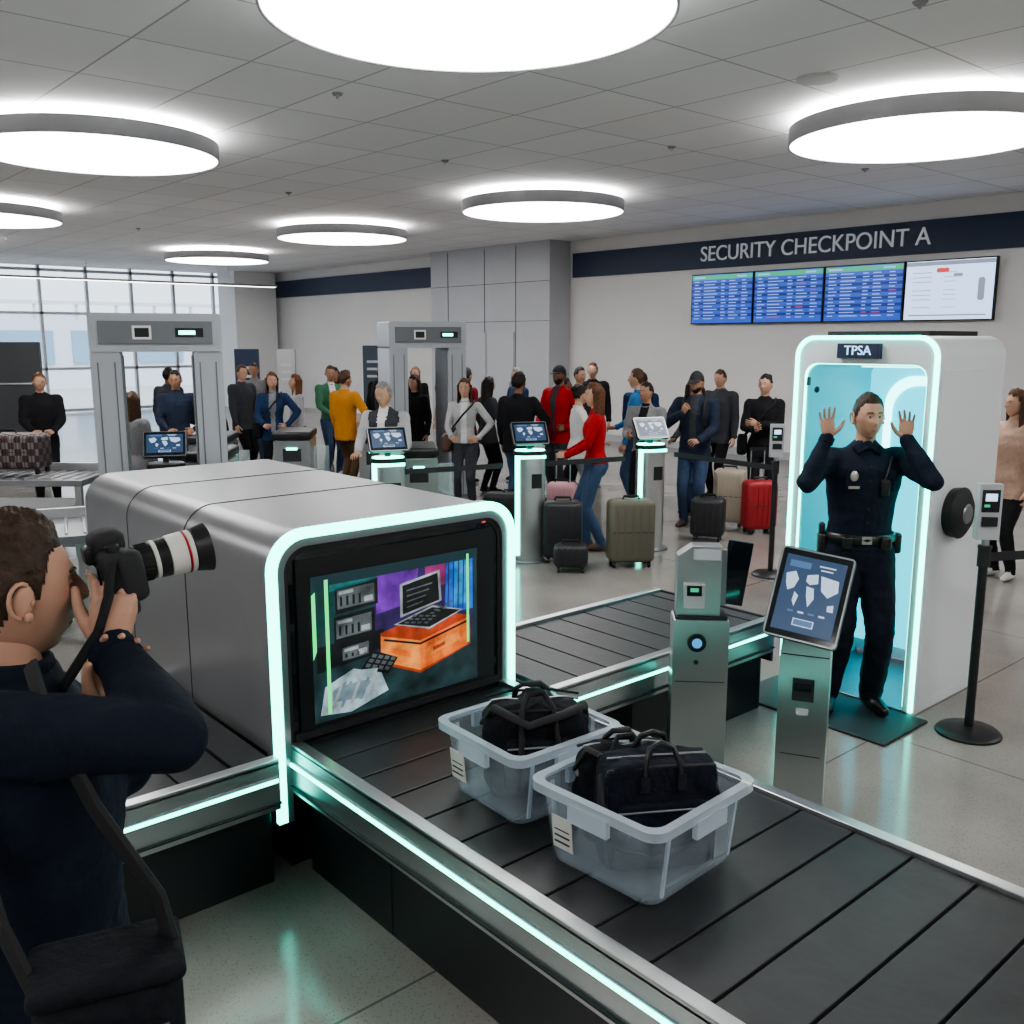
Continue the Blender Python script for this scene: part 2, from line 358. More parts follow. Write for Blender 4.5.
P([(.02,.34),(.40,.42),(.40,.55),(.02,.52)],c10,2)
for (u0,v0,u1,v1) in ((.13,.72,.37,.9),(.12,.52,.35,.70),(.15,.36,.33,.50)):
    P([(u0,v0),(u1,v0+.02),(u1,v1+.02),(u0,v1)],c10,3); P([(u0+.01,v0+.03),(u1-.02,v0+.04),(u1-.02,v1-.01),(u0+.01,v1-.02)],c9,4)
    P([(u0+.02,v1-.05),(u0+.10,v1-.048),(u0+.10,v1-.025),(u0+.02,v1-.03)],c14,5); P([(u1-.08,v0+.05),(u1-.03,v0+.052),(u1-.03,v0+.09),(u1-.08,v0+.088)],c14,5)
    for k in range(4): P([(u0+.025+k*.035,v0+.05),(u0+.037+k*.035,v0+.05),(u0+.037+k*.035,v1-.065),(u0+.025+k*.035,v1-.065)],c10,5)
P([(.38,.30),(.62,.16),(.95,.28),(.95,.5),(.7,.6),(.38,.52)],c7,3)
P([(.38,.32),(.62,.18),(.62,.40),(.38,.50)],c8,4); P([(.62,.18),(.93,.28),(.93,.49),(.62,.40)],c6,4)
P([(.38,.50),(.62,.41),(.93,.49),(.70,.58)],c7,5)
P([(.67,.27),(.88,.335),(.88,.40),(.67,.345)],c8,5); P([(.70,.30),(.78,.325),(.78,.35),(.70,.33)],c7,6); P([(.44,.36),(.56,.29),(.56,.34),(.44,.405)],c6,5)
P([(.40,.46),(.62,.37),(.62,.385),(.40,.475)],c10,6); P([(.62,.37),(.93,.455),(.93,.47),(.62,.385)],c10,6)
P([(.46,.56),(.68,.47),(.90,.56),(.70,.64)],c14,6); P([(.48,.56),(.68,.485),(.88,.56),(.70,.625)],c10,7)
for r in range(3):
    for k in range(7): 
        u=.52+.04*k+.025*r;v=.555-.011*k+.02*k*(k>3)*.9+.018*r
        P([(u,v),(u+.025,v-.008),(u+.035,v+.002),(u+.01,v+.01)],c9,8)
P([(.50,.60),(.76,.66),(.75,.89),(.50,.84)],c14,6); P([(.515,.62),(.745,.67),(.735,.87),(.515,.825)],c10,7)
for k in range(4): P([(.54,.66+.04*k),(.64+.02*k,.68+.04*k),(.64+.02*k,.69+.04*k),(.54,.67+.04*k)],c9,8)
P([(.03,.05),(.20,.02),(.42,.10),(.38,.24),(.22,.32),(.06,.24)],c11,4); P([(.10,.12),(.25,.10),(.32,.2),(.2,.26),(.1,.2)],c12,5); P([(.17,.22),(.34,.22),(.36,.28),(.2,.31)],c11,6)
for k in range(5): P([(.08+.055*k,.06+.01*k),(.10+.055*k,.06+.01*k),(.16+.05*k,.24-.005*k),(.145+.05*k,.24)],c12 if k%2 else c14,7)
P([(.26,.3),(.42,.22),(.48,.32),(.34,.41)],c10,5)
for r in range(3):
    for k in range(4): P([(.285+.037*k+.018*r,.31-.018*k+.03*r),(.31+.037*k+.018*r,.297-.018*k+.03*r),(.322+.037*k+.018*r,.317-.018*k+.03*r),(.297+.037*k+.018*r,.332-.018*k+.03*r)],c9,6)
P([(.07,.05),(.09,.05),(.09,.97),(.07,.97)],c5,9); P([(.925,.3),(.94,.3),(.94,.97),(.925,.97)],c5,9); P([(.0,.44),(.02,.5),(.02,.9),(.0,.88)],c5,9)
P([(0,.93),(1,.93),(1,1),(0,1)],em('xr_bar',(.012,.04,.05),1),8)
b.obj('xray_scanner',loc=(-3.27,2.215,0),rz=rad(90),bevel=.004)
# ---------------------------------------------------------------- tubs
TUB=mat('frosted_plastic',(.50,.60,.70),.15,alpha=.21,spec=.8)
TUBR=mat('frosted_rim',(.56,.65,.74),.2,alpha=.5,spec=.7)
def tub(x,y,rz,sx,sy,h=.26):
    b=MB(); n=5
    def ring(w,d,z,r=.045): 
        return [(px,pz,z) for px,pz in rrect(w,d,r,n)]
    b.loft([ring(sx-.085,sy-.085,.004),ring(sx-.07,sy-.07,.03),ring(sx-.02,sy-.02,h),ring(sx-.026,sy-.026,h),ring(sx-.078,sy-.078,.03),ring(sx-.095,sy-.095,.012)],TUB)
    o_=rrect(sx+.028,sy+.028,.055,n);i_=rrect(sx-.03,sy-.03,.045,n)
    b.loft([[(p[0]*.985,p[1]*.985,h-.024) for p in o_],[(p[0],p[1],h-.024) for p in o_],[(p[0],p[1],h+.004) for p in o_],[(p[0],p[1],h+.004) for p in i_],[(p[0],p[1],h-.006) for p in i_]],TUBR,cap=False)
    for sd in (-1,1):
        b.box(sd*(sx/2+.008),0,h-.045,.018,.15,.055,TUBR)
        b.box(0,sd*(sy/2+.008),h-.045,.15,.018,.055,TUBR)
        for yy in (-.34,.34): b.box(sd*(sx/2-.024),yy*sy,h*.5,.008,.012,h*.8,TUBR,rot=(0,sd*rad(6),0))
    b.box(-.12,-sy/2+.012,.12,.08,.003,.11,mat('paper_label',(.55,.55,.53),.7),rot=(rad(6),0,0))
    for k in range(4): b.box(-.12,-sy/2+.010,.15-.02*k,.06,.003,.004,BLACKM,rot=(rad(6),0,0))
    b.obj('plastic_security_tub',loc=(x,y,.555),rz=rz,bevel=0)
tub(-1.80,2.10,rad(3),.48,.49); tub(-2.36,2.13,rad(-2),.45,.47)
BAG=cloth('bag_nylon_black',(.011,.012,.016),16); BAGB=cloth('bag_nylon_navy',(.009,.011,.020),16)
WEB=mat('bag_webbing',(.012,.012,.015),.75,bump=.3,bscale=200,bdist=.002)
def blob(b,cx,cy,cz,sx,sy,sz,m,seed=0,amp=.018,e=.55,n=44):
    rings=[];rows=26
    for i in range(rows+1):
        t=-math.pi/2+math.pi*i/rows; cz_=math.copysign(abs(math.sin(t))**e,math.sin(t)); cr=max(.02,math.cos(t))**e
        ring=[]
        for j in range(n):
            a=2*math.pi*j/n; x=math.copysign(abs(math.cos(a))**e,math.cos(a))*cr;y=math.copysign(abs(math.sin(a))**e,math.sin(a))*cr
            p=Vector((x*sx/2,y*sy/2,cz_*sz/2)); d=(noise.noise(p*9+Vector((seed,0,0)))+.6*noise.noise(p*22+Vector((seed,0,0))))*amp
            ring.append(Vector((cx,cy,cz))+p*(1+d/.15)+Vector((0,0,d*.5)))
        rings.append(ring)
    b.loft(rings,m)
def duffel(name,x,y,z,rz,L,Wd,H,m,seed,handles=True,e=.5):
    b=MB(); blob(b,0,0,H*.48,L,Wd,H,m,seed,e=e)
    for sd in (-1,1):
        blob(b,0,sd*Wd*.5,H*.42,L*.66,Wd*.2,H*.55,m,seed+3,.006,.35)
        b.tube([(-L*.30,sd*Wd*.59,H*.62),(0,sd*Wd*.62,H*.64),(L*.30,sd*Wd*.59,H*.62)],.004,STEELD,6)
        b.tube([(-L*.46,sd*Wd*.30,H*.93),(-L*.2,sd*Wd*.40,H*.96),(L*.2,sd*Wd*.40,H*.96),(L*.46,sd*Wd*.30,H*.93)],.005,WEB,6)
    b.tube([(-L*.42+L*.84*k/10,.0,H*.97+.006*math.sin(k)) for k in range(11)],.005,STEELD,6)
    if handles:
      for sd in (-1,1):
        b.tube([(-L*.18,sd*Wd*.60,H*.2),(-L*.17,sd*Wd*.60,H*.65),(-L*.15,sd*Wd*.42,H*.98),(-L*.09,sd*Wd*.22,H*1.08),(L*.07,sd*Wd*.18,H*1.09),(L*.14,sd*Wd*.42,H*.98),(L*.17,sd*Wd*.60,H*.65),(L*.18,sd*Wd*.60,H*.2)],.009,WEB,8,flat=1.5)
    b.tube([(-L*.5,0,H*.75),(-L*.42,-Wd*.35,H*1.0),(-L*.1,-Wd*.55,H*.85),(L*.25,-Wd*.5,H*.95),(L*.46,-Wd*.2,H*.95),(L*.5,0,H*.72)],.009,WEB,8,flat=1.8)
    for sd in (-1,1): b.sph((sd*L*.47,0,H*.72),(.012,.02,.02),STEEL,8)
    b.obj(name,loc=(x,y,z),rz=rz,ang=60)
def briefcase(name,x,y,z,rz,L,Wd,H,m):
    b=MB(); LTH=mat('bag_leather_trim',(.012,.012,.016),.38)
    blob(b,0,0,H*.5,L,Wd,H,m,4,.007,.24)
    for sd in (-1,1):
        blob(b,0,sd*Wd*.52,H*.36,L*.86,Wd*.26,H*.60,m,8,.004,.22)
        b.tube([(-L*.40,sd*Wd*.64,H*.60),(0,sd*Wd*.66,H*.605),(L*.40,sd*Wd*.64,H*.60)],.0035,STEELD,6)
        b.box(L*.30,sd*Wd*.66,H*.575,.008,.006,.03,STEEL)
        b.tube([(-L*.47,sd*Wd*.40,H*.95),(0,sd*Wd*.44,H*.975),(L*.47,sd*Wd*.40,H*.95)],.006,LTH,6)
        b.tube([(-L*.47,sd*Wd*.45,H*.06),(-L*.49,sd*Wd*.44,H*.5),(-L*.47,sd*Wd*.40,H*.95)],.005,LTH,6); b.tube([(L*.47,sd*Wd*.45,H*.06),(L*.49,sd*Wd*.44,H*.5),(L*.47,sd*Wd*.40,H*.95)],.005,LTH,6)
        b.tube([(-L*.16,sd*Wd*.52,H*.86),(-L*.15,sd*Wd*.46,H*1.0),(-L*.10,sd*Wd*.34,H*1.13),(L*.0,sd*Wd*.28,H*1.17),(L*.10,sd*Wd*.34,H*1.13),(L*.15,sd*Wd*.46,H*1.0),(L*.16,sd*Wd*.52,H*.86)],.009,LTH,10)
        for sx in (-1,1): b.box(sx*L*.16,sd*Wd*.54,H*.84,.026,.01,.05,LTH)
    b.tube([(-L*.44,0,H*.995),(0,0,H*1.0),(L*.44,0,H*.995)],.005,STEELD,6)
    b.box(L*.02,-Wd*.67,H*.40,.03,.004,.02,mat('bag_tag',(.5,.5,.52),.3,.8))
    b.tube([(-L*.49,0,H*.85),(-L*.54,-Wd*.5,H*.7),(-L*.40,-Wd*.72,H*.30),(-L*.1,-Wd*.74,H*.18),(L*.3,-Wd*.72,H*.3),(L*.52,-Wd*.4,H*.65),(L*.49,0,H*.85)],.007,WEB,8,flat=2)
    b.obj(name,loc=(x,y,z),rz=rz,ang=60)
duffel('black_duffel_bag',-2.34,2.14,.575,rad(55),.37,.25,.34,BAG,1)
briefcase('laptop_briefcase',-1.745,2.095,.575,rad(58),.35,.14,.34,BAGB)
duffel('black_duffel_bag',-1.91,2.13,.575,rad(58),.31,.12,.32,BAG,9,True)
# ---------------------------------------------------------------- booth
b=MB(); BW=mat('booth_white',(.68,.70,.73),.35); BI=mat('booth_interior',(.10,.44,.50),.4,emit=(.02,.35,.45),es=.35); 
BP=mat('booth_backlight',(.1,.7,.75),.5,emit=(.02,.58,.75),es=1.6); BP2=mat('booth_light_ring',(.5,1,1),.5,emit=(.35,1,.97),es=4)
W=.88;HB=2.17;D=.86
b.frame(arch(W,HB,.12,8,0),arch(W-.12,HB-.16,.08,8,0),0,D,BW)
b.frame(arch(W-.122,HB-.161,.08,8,.02),arch(W-.14,HB-.17,.08,8,.02),.04,D-.05,BI)
b.box(0,D-.03,HB/2,W-.06,.06,HB-.08,BW); b.box(0,D-.07,HB/2+.02,W-.14,.02,HB-.2,BP)
b.box(0,D/2,.01,W-.06,D,.02,STEELD)
b.frame(arch(W+.004,HB+.002,.122,8,.02),arch(W-.045,HB-.022,.10,8,.02),-.012,.012,LED)
b.frame(arch(W-.118,HB-.158,.082,8,.04),arch(W-.13,HB-.165,.08,8,.04),.005,.03,LED)
b.frame(arch(.52,1.92,.2,8,.8),arch(.42,1.86,.17,8,.8),D-.09,D-.08,BP2)
b.box(0,.35,HB-.175,.3,.2,.02,mat('led_panel',(1,1,1),.5,emit=(.6,1,1),es=3))
b.box(0,D/2,HB+.012,W*.72,D*.7,.03,BLACKM)
b.box(-.02,-.02,HB-.085,.26,.04,.085,mat('sign_navy',(.02,.03,.07),.4))
b.box(W/2+.001,D/2,HB/2-.05,.008,D-.12,1.9,BW)
b.box(-W/2+.08,.02,1.9,.012,.03,.05,BLACK); b.sph((-W/2+.12,.05,1.85),(.015,.02,.02),BLACK,10)
b.cyl((W/2+.0,.30,1.17),(W/2+.06,.30,1.17),.14,.15,BLACK,32); b.cyl((W/2+.06,.30,1.17),(W/2+.09,.30,1.17),.15,.10,BLACKM,32); b.cyl((W/2+.09,.30,1.17),(W/2+.10,.30,1.17),.06,.05,STEELD,24)
booth=b.obj('body_scanner_booth',loc=(-2.85,5.16,0),bevel=.006)
text('TPSA',.075,em('sign_txt',(.4,.75,1),2),'booth_sign',Matrix.Translation((-.02,-.042,HB-.085))@Euler((rad(90),0,0)).to_matrix().to_4x4(),booth,.002)
b=MB(); b.rbox(0,0,.008,1.0,.5,.016,.007,mat('rubber_mat',(.02,.03,.033),.6,bump=.4,bscale=200,bdist=.002))
b.obj('floor_mat',loc=(-2.80,4.89,0))
# ---------------------------------------------------------------- stanchions
def stanchion(x,y,h=1.05,device=False,belt=None,rz=0):
    b=MB(); b.lathe([(.0,0),(.17,0),(.17,.012),(.15,.028),(.03,.045),(.0,.045)],BLACK,40)
    b.cyl((0,0,.03),(0,0,h),.024,.024,BLACK,20); b.cyl((0,0,h-.10),(0,0,h),.033,.033,BLACKM,20); b.lathe([(0,h),(.036,h),(.036,h+.015),(0,h+.02)],BLACK)
    if device:
        M=b.T; b.T=Euler((0,0,A(-5)-rad(180)-rz)).to_matrix().to_4x4()
        b.box(0,-.0,h+.20,.12,.05,.30,GREYP); b.box(0,-.028,h+.26,.09,.006,.12,DGLASS); b.box(0,-.032,h+.28,.06,.003,.04,SW); b.box(0,-.032,h+.15,.08,.01,.05,BLACK); b.cyl((0,0,h),(0,0,h+.06),.02,.02,STEEL,12)
        b.box(-.02,-.033,h+.235,.03,.003,.015,SG)
        b.T=M
    if belt:
        for bx,by in belt:
            d=Vector((bx-x,by-y,0)); a=math.atan2(d.y,d.x)-rz
            m_=d.length/2; b.box(m_*math.cos(a),m_*math.sin(a),h-.05,d.length-.06,.004,.05,BLACKM,rot=(0,0,a))
    return b.obj('belt_barrier_stanchion',loc=(x,y,0),rz=rz,bevel=.002)
stanchion(-2.09,5.17,device=True,belt=[(-1.35,6.6)])
stanchion(-1.35,6.6)
stanchion(-4.89,7.42,device=True,belt=[(-6.2,7.55)])
# ---------------------------------------------------------------- pedestals (near)
def tablet(b,z,tilt,w,h,lit=True,roll=0):
    T=b.T.copy(); b.T=T@Matrix.Translation((0,0,z))@Euler((rad(tilt),0,0)).to_matrix().to_4x4()@Euler((0,rad(roll),0)).to_matrix().to_4x4()
    b.prism(rrect(w,h,.02,4),.0,.03,BLACK); b.prism(rrect(w-.004,h-.004,.018,4),-.004,.0,STEELD)
    b.prism(rrect(w-.02,h-.02,.008,3),-.006,-.003,DGLASS)
    s1=em('tab_navy',(.03,.07,.15),1);s2=em('tab_txt',(.6,.72,.9),1);s3=em('tab_blue',(.08,.18,.36),1)
    b.box(0,-.0075,0,w-.06,.002,h-.07,s1)
    b.box(-w*.2,-.009,h*.32,w*.28,.002,h*.07,s3);b.box(w*.16,-.009,h*.34,w*.22,.002,h*.015,s2);b.box(w*.16,-.009,h*.30,w*.16,.002,h*.015,s2)
    q=lambda pts,c: b.prism([(w*u,h*v) for u,v in pts],-.0098,-.0084,c)
    q([(-.36,.20),(-.24,.24),(-.18,.16),(-.22,.06),(-.30,.02),(-.34,.10)],s2); q([(-.20,.02),(-.14,-.02),(-.17,-.14),(-.21,-.08)],s2)
    q([(-.08,.22),(.06,.25),(.08,.15),(-.02,.12),(-.08,.15)],s2); q([(-.06,.10),(.04,.09),(.07,-.02),(.01,-.12),(-.04,.0)],s2)
    q([(.10,.24),(.34,.22),(.36,.10),(.24,.02),(.14,.08)],s2); q([(.26,-.06),(.34,-.04),(.35,-.12),(.27,-.12)],s2)
    for k in range(4): b.box(-w*.2+k*w*.14,-.009,-h*.19,w*.08,.002,h*.02,s2 if k%2 else s3)
    b.box(0,-.009,-h*.30,w*.28,.002,h*.08,s2); b.box(0,-.0105,-h*.30,w*.25,.002,h*.06,s3)
    b.T=T
b=MB()
b.prism(rrect(.21,.80,.01,3,0,.41),-.07,.07,STEEL); b.box(0,0,.008,.26,.2,.016,STEELD)
b.prism([(-.105,.812),(.105,.812),(.095,.90),(-.095,.90)],-.06,.06,STEEL); b.box(0,-.0,.806,.2,.13,.012,BLACKM)
b.box(0,-.072,.66,.09,.01,.10,BLACKM); b.box(0,-.08,.675,.07,.012,.03,DGLASS); b.box(0,-.072,.56,.05,.004,.03,LGREY); b.box(0,-.0715,.36,.17,.004,.003,BLACKM)
b.box(0,.02,.94,.08,.05,.12,STEELD,rot=(rad(-20),0,0)); 
b.T=Matrix.Translation((0,-.045,.02)); tablet(b,1.05,-24,.31,.40,roll=8)
b.obj('tablet_kiosk',loc=(-2.15,3.57,0),rz=A(-22)+math.pi,bevel=.004)
b=MB()
b.prism(rrect(.27,.80,.012,3,0,.41),-.085,.085,STEEL); b.box(0,0,.008,.32,.22,.016,STEELD)
b.box(0,0,.815,.25,.15,.02,BLACKM)
b.prism([(-.12,.825),(.09,.825),(.09,1.17),(-.05,1.17),(-.12,1.12)],-.05,.05,STEEL)
b.box(.02,-.055,1.13,.13,.012,.05,LGREY); b.box(-.04,-.065,.93,.10,.05,.12,GREYP); b.box(-.04,-.093,.96,.07,.006,.05,DGLASS); b.box(-.04,-.097,.965,.04,.003,.02,SG)
b.cyl((-.02,-.085,.70),(-.02,-.1,.70),.045,.045,BLACK,24); b.cyl((-.02,-.1,.70),(-.02,-.104,.70),.025,.025,em('reader_blue',(.1,.4,.8),1),20)
b.cyl((-.02,-.085,.60),(-.02,-.09,.60),.012,.012,BLACKM,12); b.box(0,-.087,.5,.24,.004,.003,BLACKM)
b.box(.17,.04,1.02,.12,.015,.32,DGLASS,rot=(0,rad(8),0)); b.box(.11,.03,1.0,.03,.03,.28,STEELD)
b.obj('access_control_pedestal',loc=(-2.80,3.66,0),rz=A(-5)+math.pi,bevel=.004)
# ---------------------------------------------------------------- queue kiosks
def qkiosk(x,y,a,tab=True,belt=None,led=True):
    b=MB(); rz=A(a)+math.pi
    rings=[[(px,pz,z) for px,pz in rrect(.3,.2,.09,6)] for z in (.02,1.05)]
    b.loft(rings,STEEL); b.lathe([(0,0),(.2,0),(.2,.015),(.17,.02),(0,.02)],STEELD,30)
    b.loft([[(px,pz,z) for px,pz in rrect(.32,.22,.1,6)] for z in (1.05,1.09)],BLACK)
    b.loft([[(px,pz,z) for px,pz in rrect(.29,.19,.09,6)] for z in (1.09,1.10)],LED if led else STEELD)
    if led:
        b.box(-.143,-.062,.56,.036,.036,.98,LED); b.box(0,-.1,1.035,.26,.02,.03,LED)
    b.box(.04,-.1,.8,.1,.01,.14,BLACK); 
    if tab:
        b.box(0,.02,1.16,.05,.04,.16,BLACK); tablet(b,1.26,-35,.36,.25)
    b.T=Matrix()
    if belt:
        for bx,by in belt:
            d=Vector((bx-x,by-y,0)); an=math.atan2(d.y,d.x)-rz; m_=d.length/2
            b.box(m_*math.cos(an),m_*math.sin(an),.95,d.length-.2,.004,.05,BLACKM,rot=(0,0,an))
    b.obj('queue_kiosk',loc=(x,y,0),rz=rz,bevel=.003)
qkiosk(-7.23,4.79,20,belt=[(-6.9,6.0)]); qkiosk(-6.81,6.15,15,belt=[(-6.5,7.3)]); qkiosk(-6.40,7.45,20); qkiosk(-8.16,3.11,15,led=False)
def turnstile(x,y,a=0,w=.32,h=1.0):
    b=MB(); b.prism(rrect(w,h-.1,.02,3,0,h/2-.05),-.35,.35,STEEL); b.rbox(0,0,h-.04,w+.03,.74,.1,.03,BLACK)
    b.box(0,-.352,h*.72,w*.5,.01,.16,BLACKM); b.box(0,-.36,h*.8,w*.3,.005,.03,LED); b.box(w/2+.1,0,.55,.2,.02,.5,GLASS)
    b.obj('turnstile_cabinet',loc=(x,y,0),rz=A(a)+math.pi,bevel=.004)
turnstile(-8.55,6.05,8,.4); turnstile(-11.04,5.9,5,.45); turnstile(-11.25,4.9,5,.45); turnstile(-10.1,6.5,5,.35); turnstile(-9.7,4.2,5,.4)
# ---------------------------------------------------------------- metal detectors
def gate(x,y,a,w=1.12,h=2.38,d=.6):
    b=MB(); G=mat('detector_grey',(.42,.44,.48),.4,.1); GD=mat('detector_dark',(.17,.18,.20),.45)
    for sx in (-1,1):
        b.prism(rrect(.25,h-.34,.02,3,sx*(w/2-.125),(h-.34)/2),-d/2,d/2,G); b.box(sx*(w/2-.245),0,1.05,.03,d*.86,1.9,GD)
        b.box(sx*(w/2-.125),0,.03,.3,d+.06,.06,GD); b.box(sx*(w/2-.06),-d/2-.004,1.0,.012,.006,1.9,GD); b.box(sx*(w/2-.2),-d/2-.004,1.0,.012,.006,1.9,GD)
    b.prism(rrect(w,.34,.03,4,0,h-.17),-d/2-.02,d/2+.02,G); b.box(0,-d/2-.03,h-.17,w-.16,.02,.2,GD)
    b.box(-.12,-d/2-.042,h-.17,.16,.006,.12,WHITEP); b.box(-.12,-d/2-.046,h-.17,.12,.004,.08,BLACK); b.box(.28,-d/2-.042,h-.17,.24,.006,.08,BLACK)
    b.box(.26,-d/2-.047,h-.17,.14,.003,.035,LED)
    b.obj('metal_detector_gate',loc=(x,y,0),rz=A(a)+math.pi,bevel=.006)
gate(-8.90,3.38,20); gate(-10.6,7.6,22,1.06)
# ---------------------------------------------------------------- tables, totems
def counter(name,x,y,a,L,D,h):
    b=MB(); b.box(0,0,h-.03,L,D,.06,STEELD)
    for sx in (-1,1):
        for sy in (-1,1): b.box(sx*(L/2-.06),sy*(D/2-.06),(h-.06)/2,.06,.06,h-.06,STEEL)
    b.box(0,0,.22,L-.1,D-.1,.04,STEELD); b.box(0,-D/2+.03,h*.55,L-.16,.02,h*.5,GREYP); b.box(0,D/2-.02,h+.04,L,.03,.08,STEEL)
    for k in range(int(L/.12)): b.cyl((-L/2+.1+.12*k,-D/2+.06,h+.004),(-L/2+.1+.12*k,D/2-.08,h+.004),.012,.012,STEEL,8)
    b.obj(name,loc=(x,y,0),rz=A(a)+math.pi,bevel=.004)
counter('inspection_table',-10.05,2.40,0,1.5,.7,.85); counter('inspection_table',-7.6,1.0,25,2.4,.8,.8)
def totem(x,y,a,w,h,m):
    b=MB(); b.prism(rrect(w,h,.02,3,0,h/2),-.05,.05,m); b.box(0,0,.02,w+.2,.3,.04,STEELD)
    for k in range(3): b.box(0,-.052,h*.8-k*.18,w*.6,.004,.06,mat('totem_print',(.5,.52,.55),.5))
    b.obj('information_totem',loc=(x,y,0),rz=A(a)+math.pi,bevel=.003)
totem(-19,9.1,0,.5,1.95,NAVY); totem(-22,11.6,0,.45,1.9,GREYP); totem(-20.5,13.2,0,.5,2.0,mat('totem_slate',(.05,.07,.1),.5))
b=MB(); b.box(0,0,1.05,3.2,.1,2.1,mat('partition_dark',(.05,.055,.06),.5)); b.box(0,-.06,1.3,3,.02,.03,STEEL); b.box(0,0,.04,3.24,.2,.08,STEELD); b.obj('dark_partition',loc=(-21,4.0,0),rz=A(10)+math.pi,bevel=.004)
# ---------------------------------------------------------------- luggage
def suitcase(x,y,a,m,h=.62,w=.42,d=.26,handle=True,name='rolling_suitcase',z=0):
    b=MB(); b.rbox(0,0,.05+h/2,w,d,h,.05,m)
    for k in range(5): b.box(-w*.34+k*w*.17,-d/2-.002,.05+h/2,.014,.012,h*.78,m)
    b.box(0,-d/2-.004,.05+h*.5,w*.9,.004,.006,BLACKM); b.tube([(-.08,0,h+.045),(-.07,0,h+.08),(.07,0,h+.08),(.08,0,h+.045)],.012,BLACK)
    for sx in (-1,1):
        for sy in (-1,1): b.cyl((sx*(w/2-.05)-.012,sy*(d/2-.05),.028),(sx*(w/2-.05)+.012,sy*(d/2-.05),.028),.028,.028,BLACK,14); b.box(sx*(w/2-.05),sy*(d/2-.05),.05,.03,.03,.03,BLACK)
    if handle:
        for sx in (-1,1): b.cyl((sx*.08,d/2-.03,h),(sx*.08,d/2-.03,h+.38),.008,.008,STEEL,8)
        b.box(0,d/2-.03,h+.39,.2,.03,.03,BLACK)
    b.obj(name,loc=(x,y,z),rz=A(a)+math.pi)
sc=lambda n,c: mat(n,c,.5,bump=.2,bscale=80,bdist=.002)
suitcase(-6.0,6.72,5,sc('case_olive',(.12,.115,.085)),.60,.44,.26,False)
suitcase(-6.55,6.35,-5,sc('case_black',(.02,.02,.024),),.56,.38,.25,False)
suitcase(-6.20,6.12,-5,sc('case_black',(.02,.02,.024)),.22,.32,.2,False,'carry_on_bag')
suitcase(-6.12,9.0,10,sc('case_red',(.30,.015,.02)),.55,.36,.24)
suitcase(-6.25,8.25,-20,sc('case_black',(.02,.02,.024)),.42,.36,.24,False)
suitcase(-6.6,9.1,-20,sc('case_beige',(.36,.31,.25)),.62,.36,.24,False)
suitcase(-7.7,7.45,-10,sc('case_pink',(.45,.24,.27)),.5,.34,.24)
suitcase(-7.9,6.85,-10,sc('case_black',(.02,.02,.024)),.42,.6,.24,False,'carry_on_bag')
suitcase(-5.6,9.75,-10,sc('case_black',(.02,.02,.024)),.35,.5,.24,False,'carry_on_bag')
suitcase(-10.15,2.35,0,nodes_plaid(),.34,.7,.3,False,'carry_on_bag',.865)
# ================================================================ PEOPLE
def fib(a,c,l1,l2,hint):
    a=Vector(a);c=Vector(c);d=c-a;L=d.length
    if L>(l1+l2)*.995: c=a+d.normalized()*(l1+l2)*.995; d=c-a;L=d.length
    u=d.normalized();k=(l1*l1-l2*l2+L*L)/(2*L);h=math.sqrt(max(0,l1*l1-k*k))
    p=Vector(hint);p=(p-u*p.dot(u)).normalized()
    return a+u*k+p*h,c
def remesh(mb,vox,sm=3,fold=0):
    me=bpy.data.meshes.new('t'); me.from_pydata([tuple(v) for v in mb.v],[],mb.f)
    o=bpy.data.objects.new('t',me); bpy.context.collection.objects.link(o)
    r=o.modifiers.new('r','REMESH'); r.mode='VOXEL'; r.voxel_size=vox
    if sm: s_=o.modifiers.new('s','SMOOTH'); s_.factor=.5; s_.iterations=sm
    dg=bpy.context.evaluated_depsgraph_get(); ev=o.evaluated_get(dg); m2=bpy.data.meshes.new_from_object(ev)
    vs=[]
    for v in m2.vertices:
        p=v.co.copy()
        if fold and .1<p.z<1.65:
            q=Vector((p.x*6,p.y*6,p.z*15+3*p.x)); f=1-abs(noise.noise(q))*2.4; g_=noise.noise(p*4+Vector((5,2,9)))
            if not (p.z>1.5 and abs(p.x)<.1): p+=v.normal*fold*(f*(.5+g_)+.6*noise.noise(p*11))
        vs.append(p)
    fs=[tuple(p.vertices) for p in m2.polygons]
    bpy.data.objects.remove(o); bpy.data.meshes.remove(me); bpy.data.meshes.remove(m2)
    return vs,fs
def sstep(a,b,x):
    t=max(0,min(1,(x-a)/(b-a))); return t*t*(3-2*t)
def gs(x,s): return math.exp(-(x/s)**2)
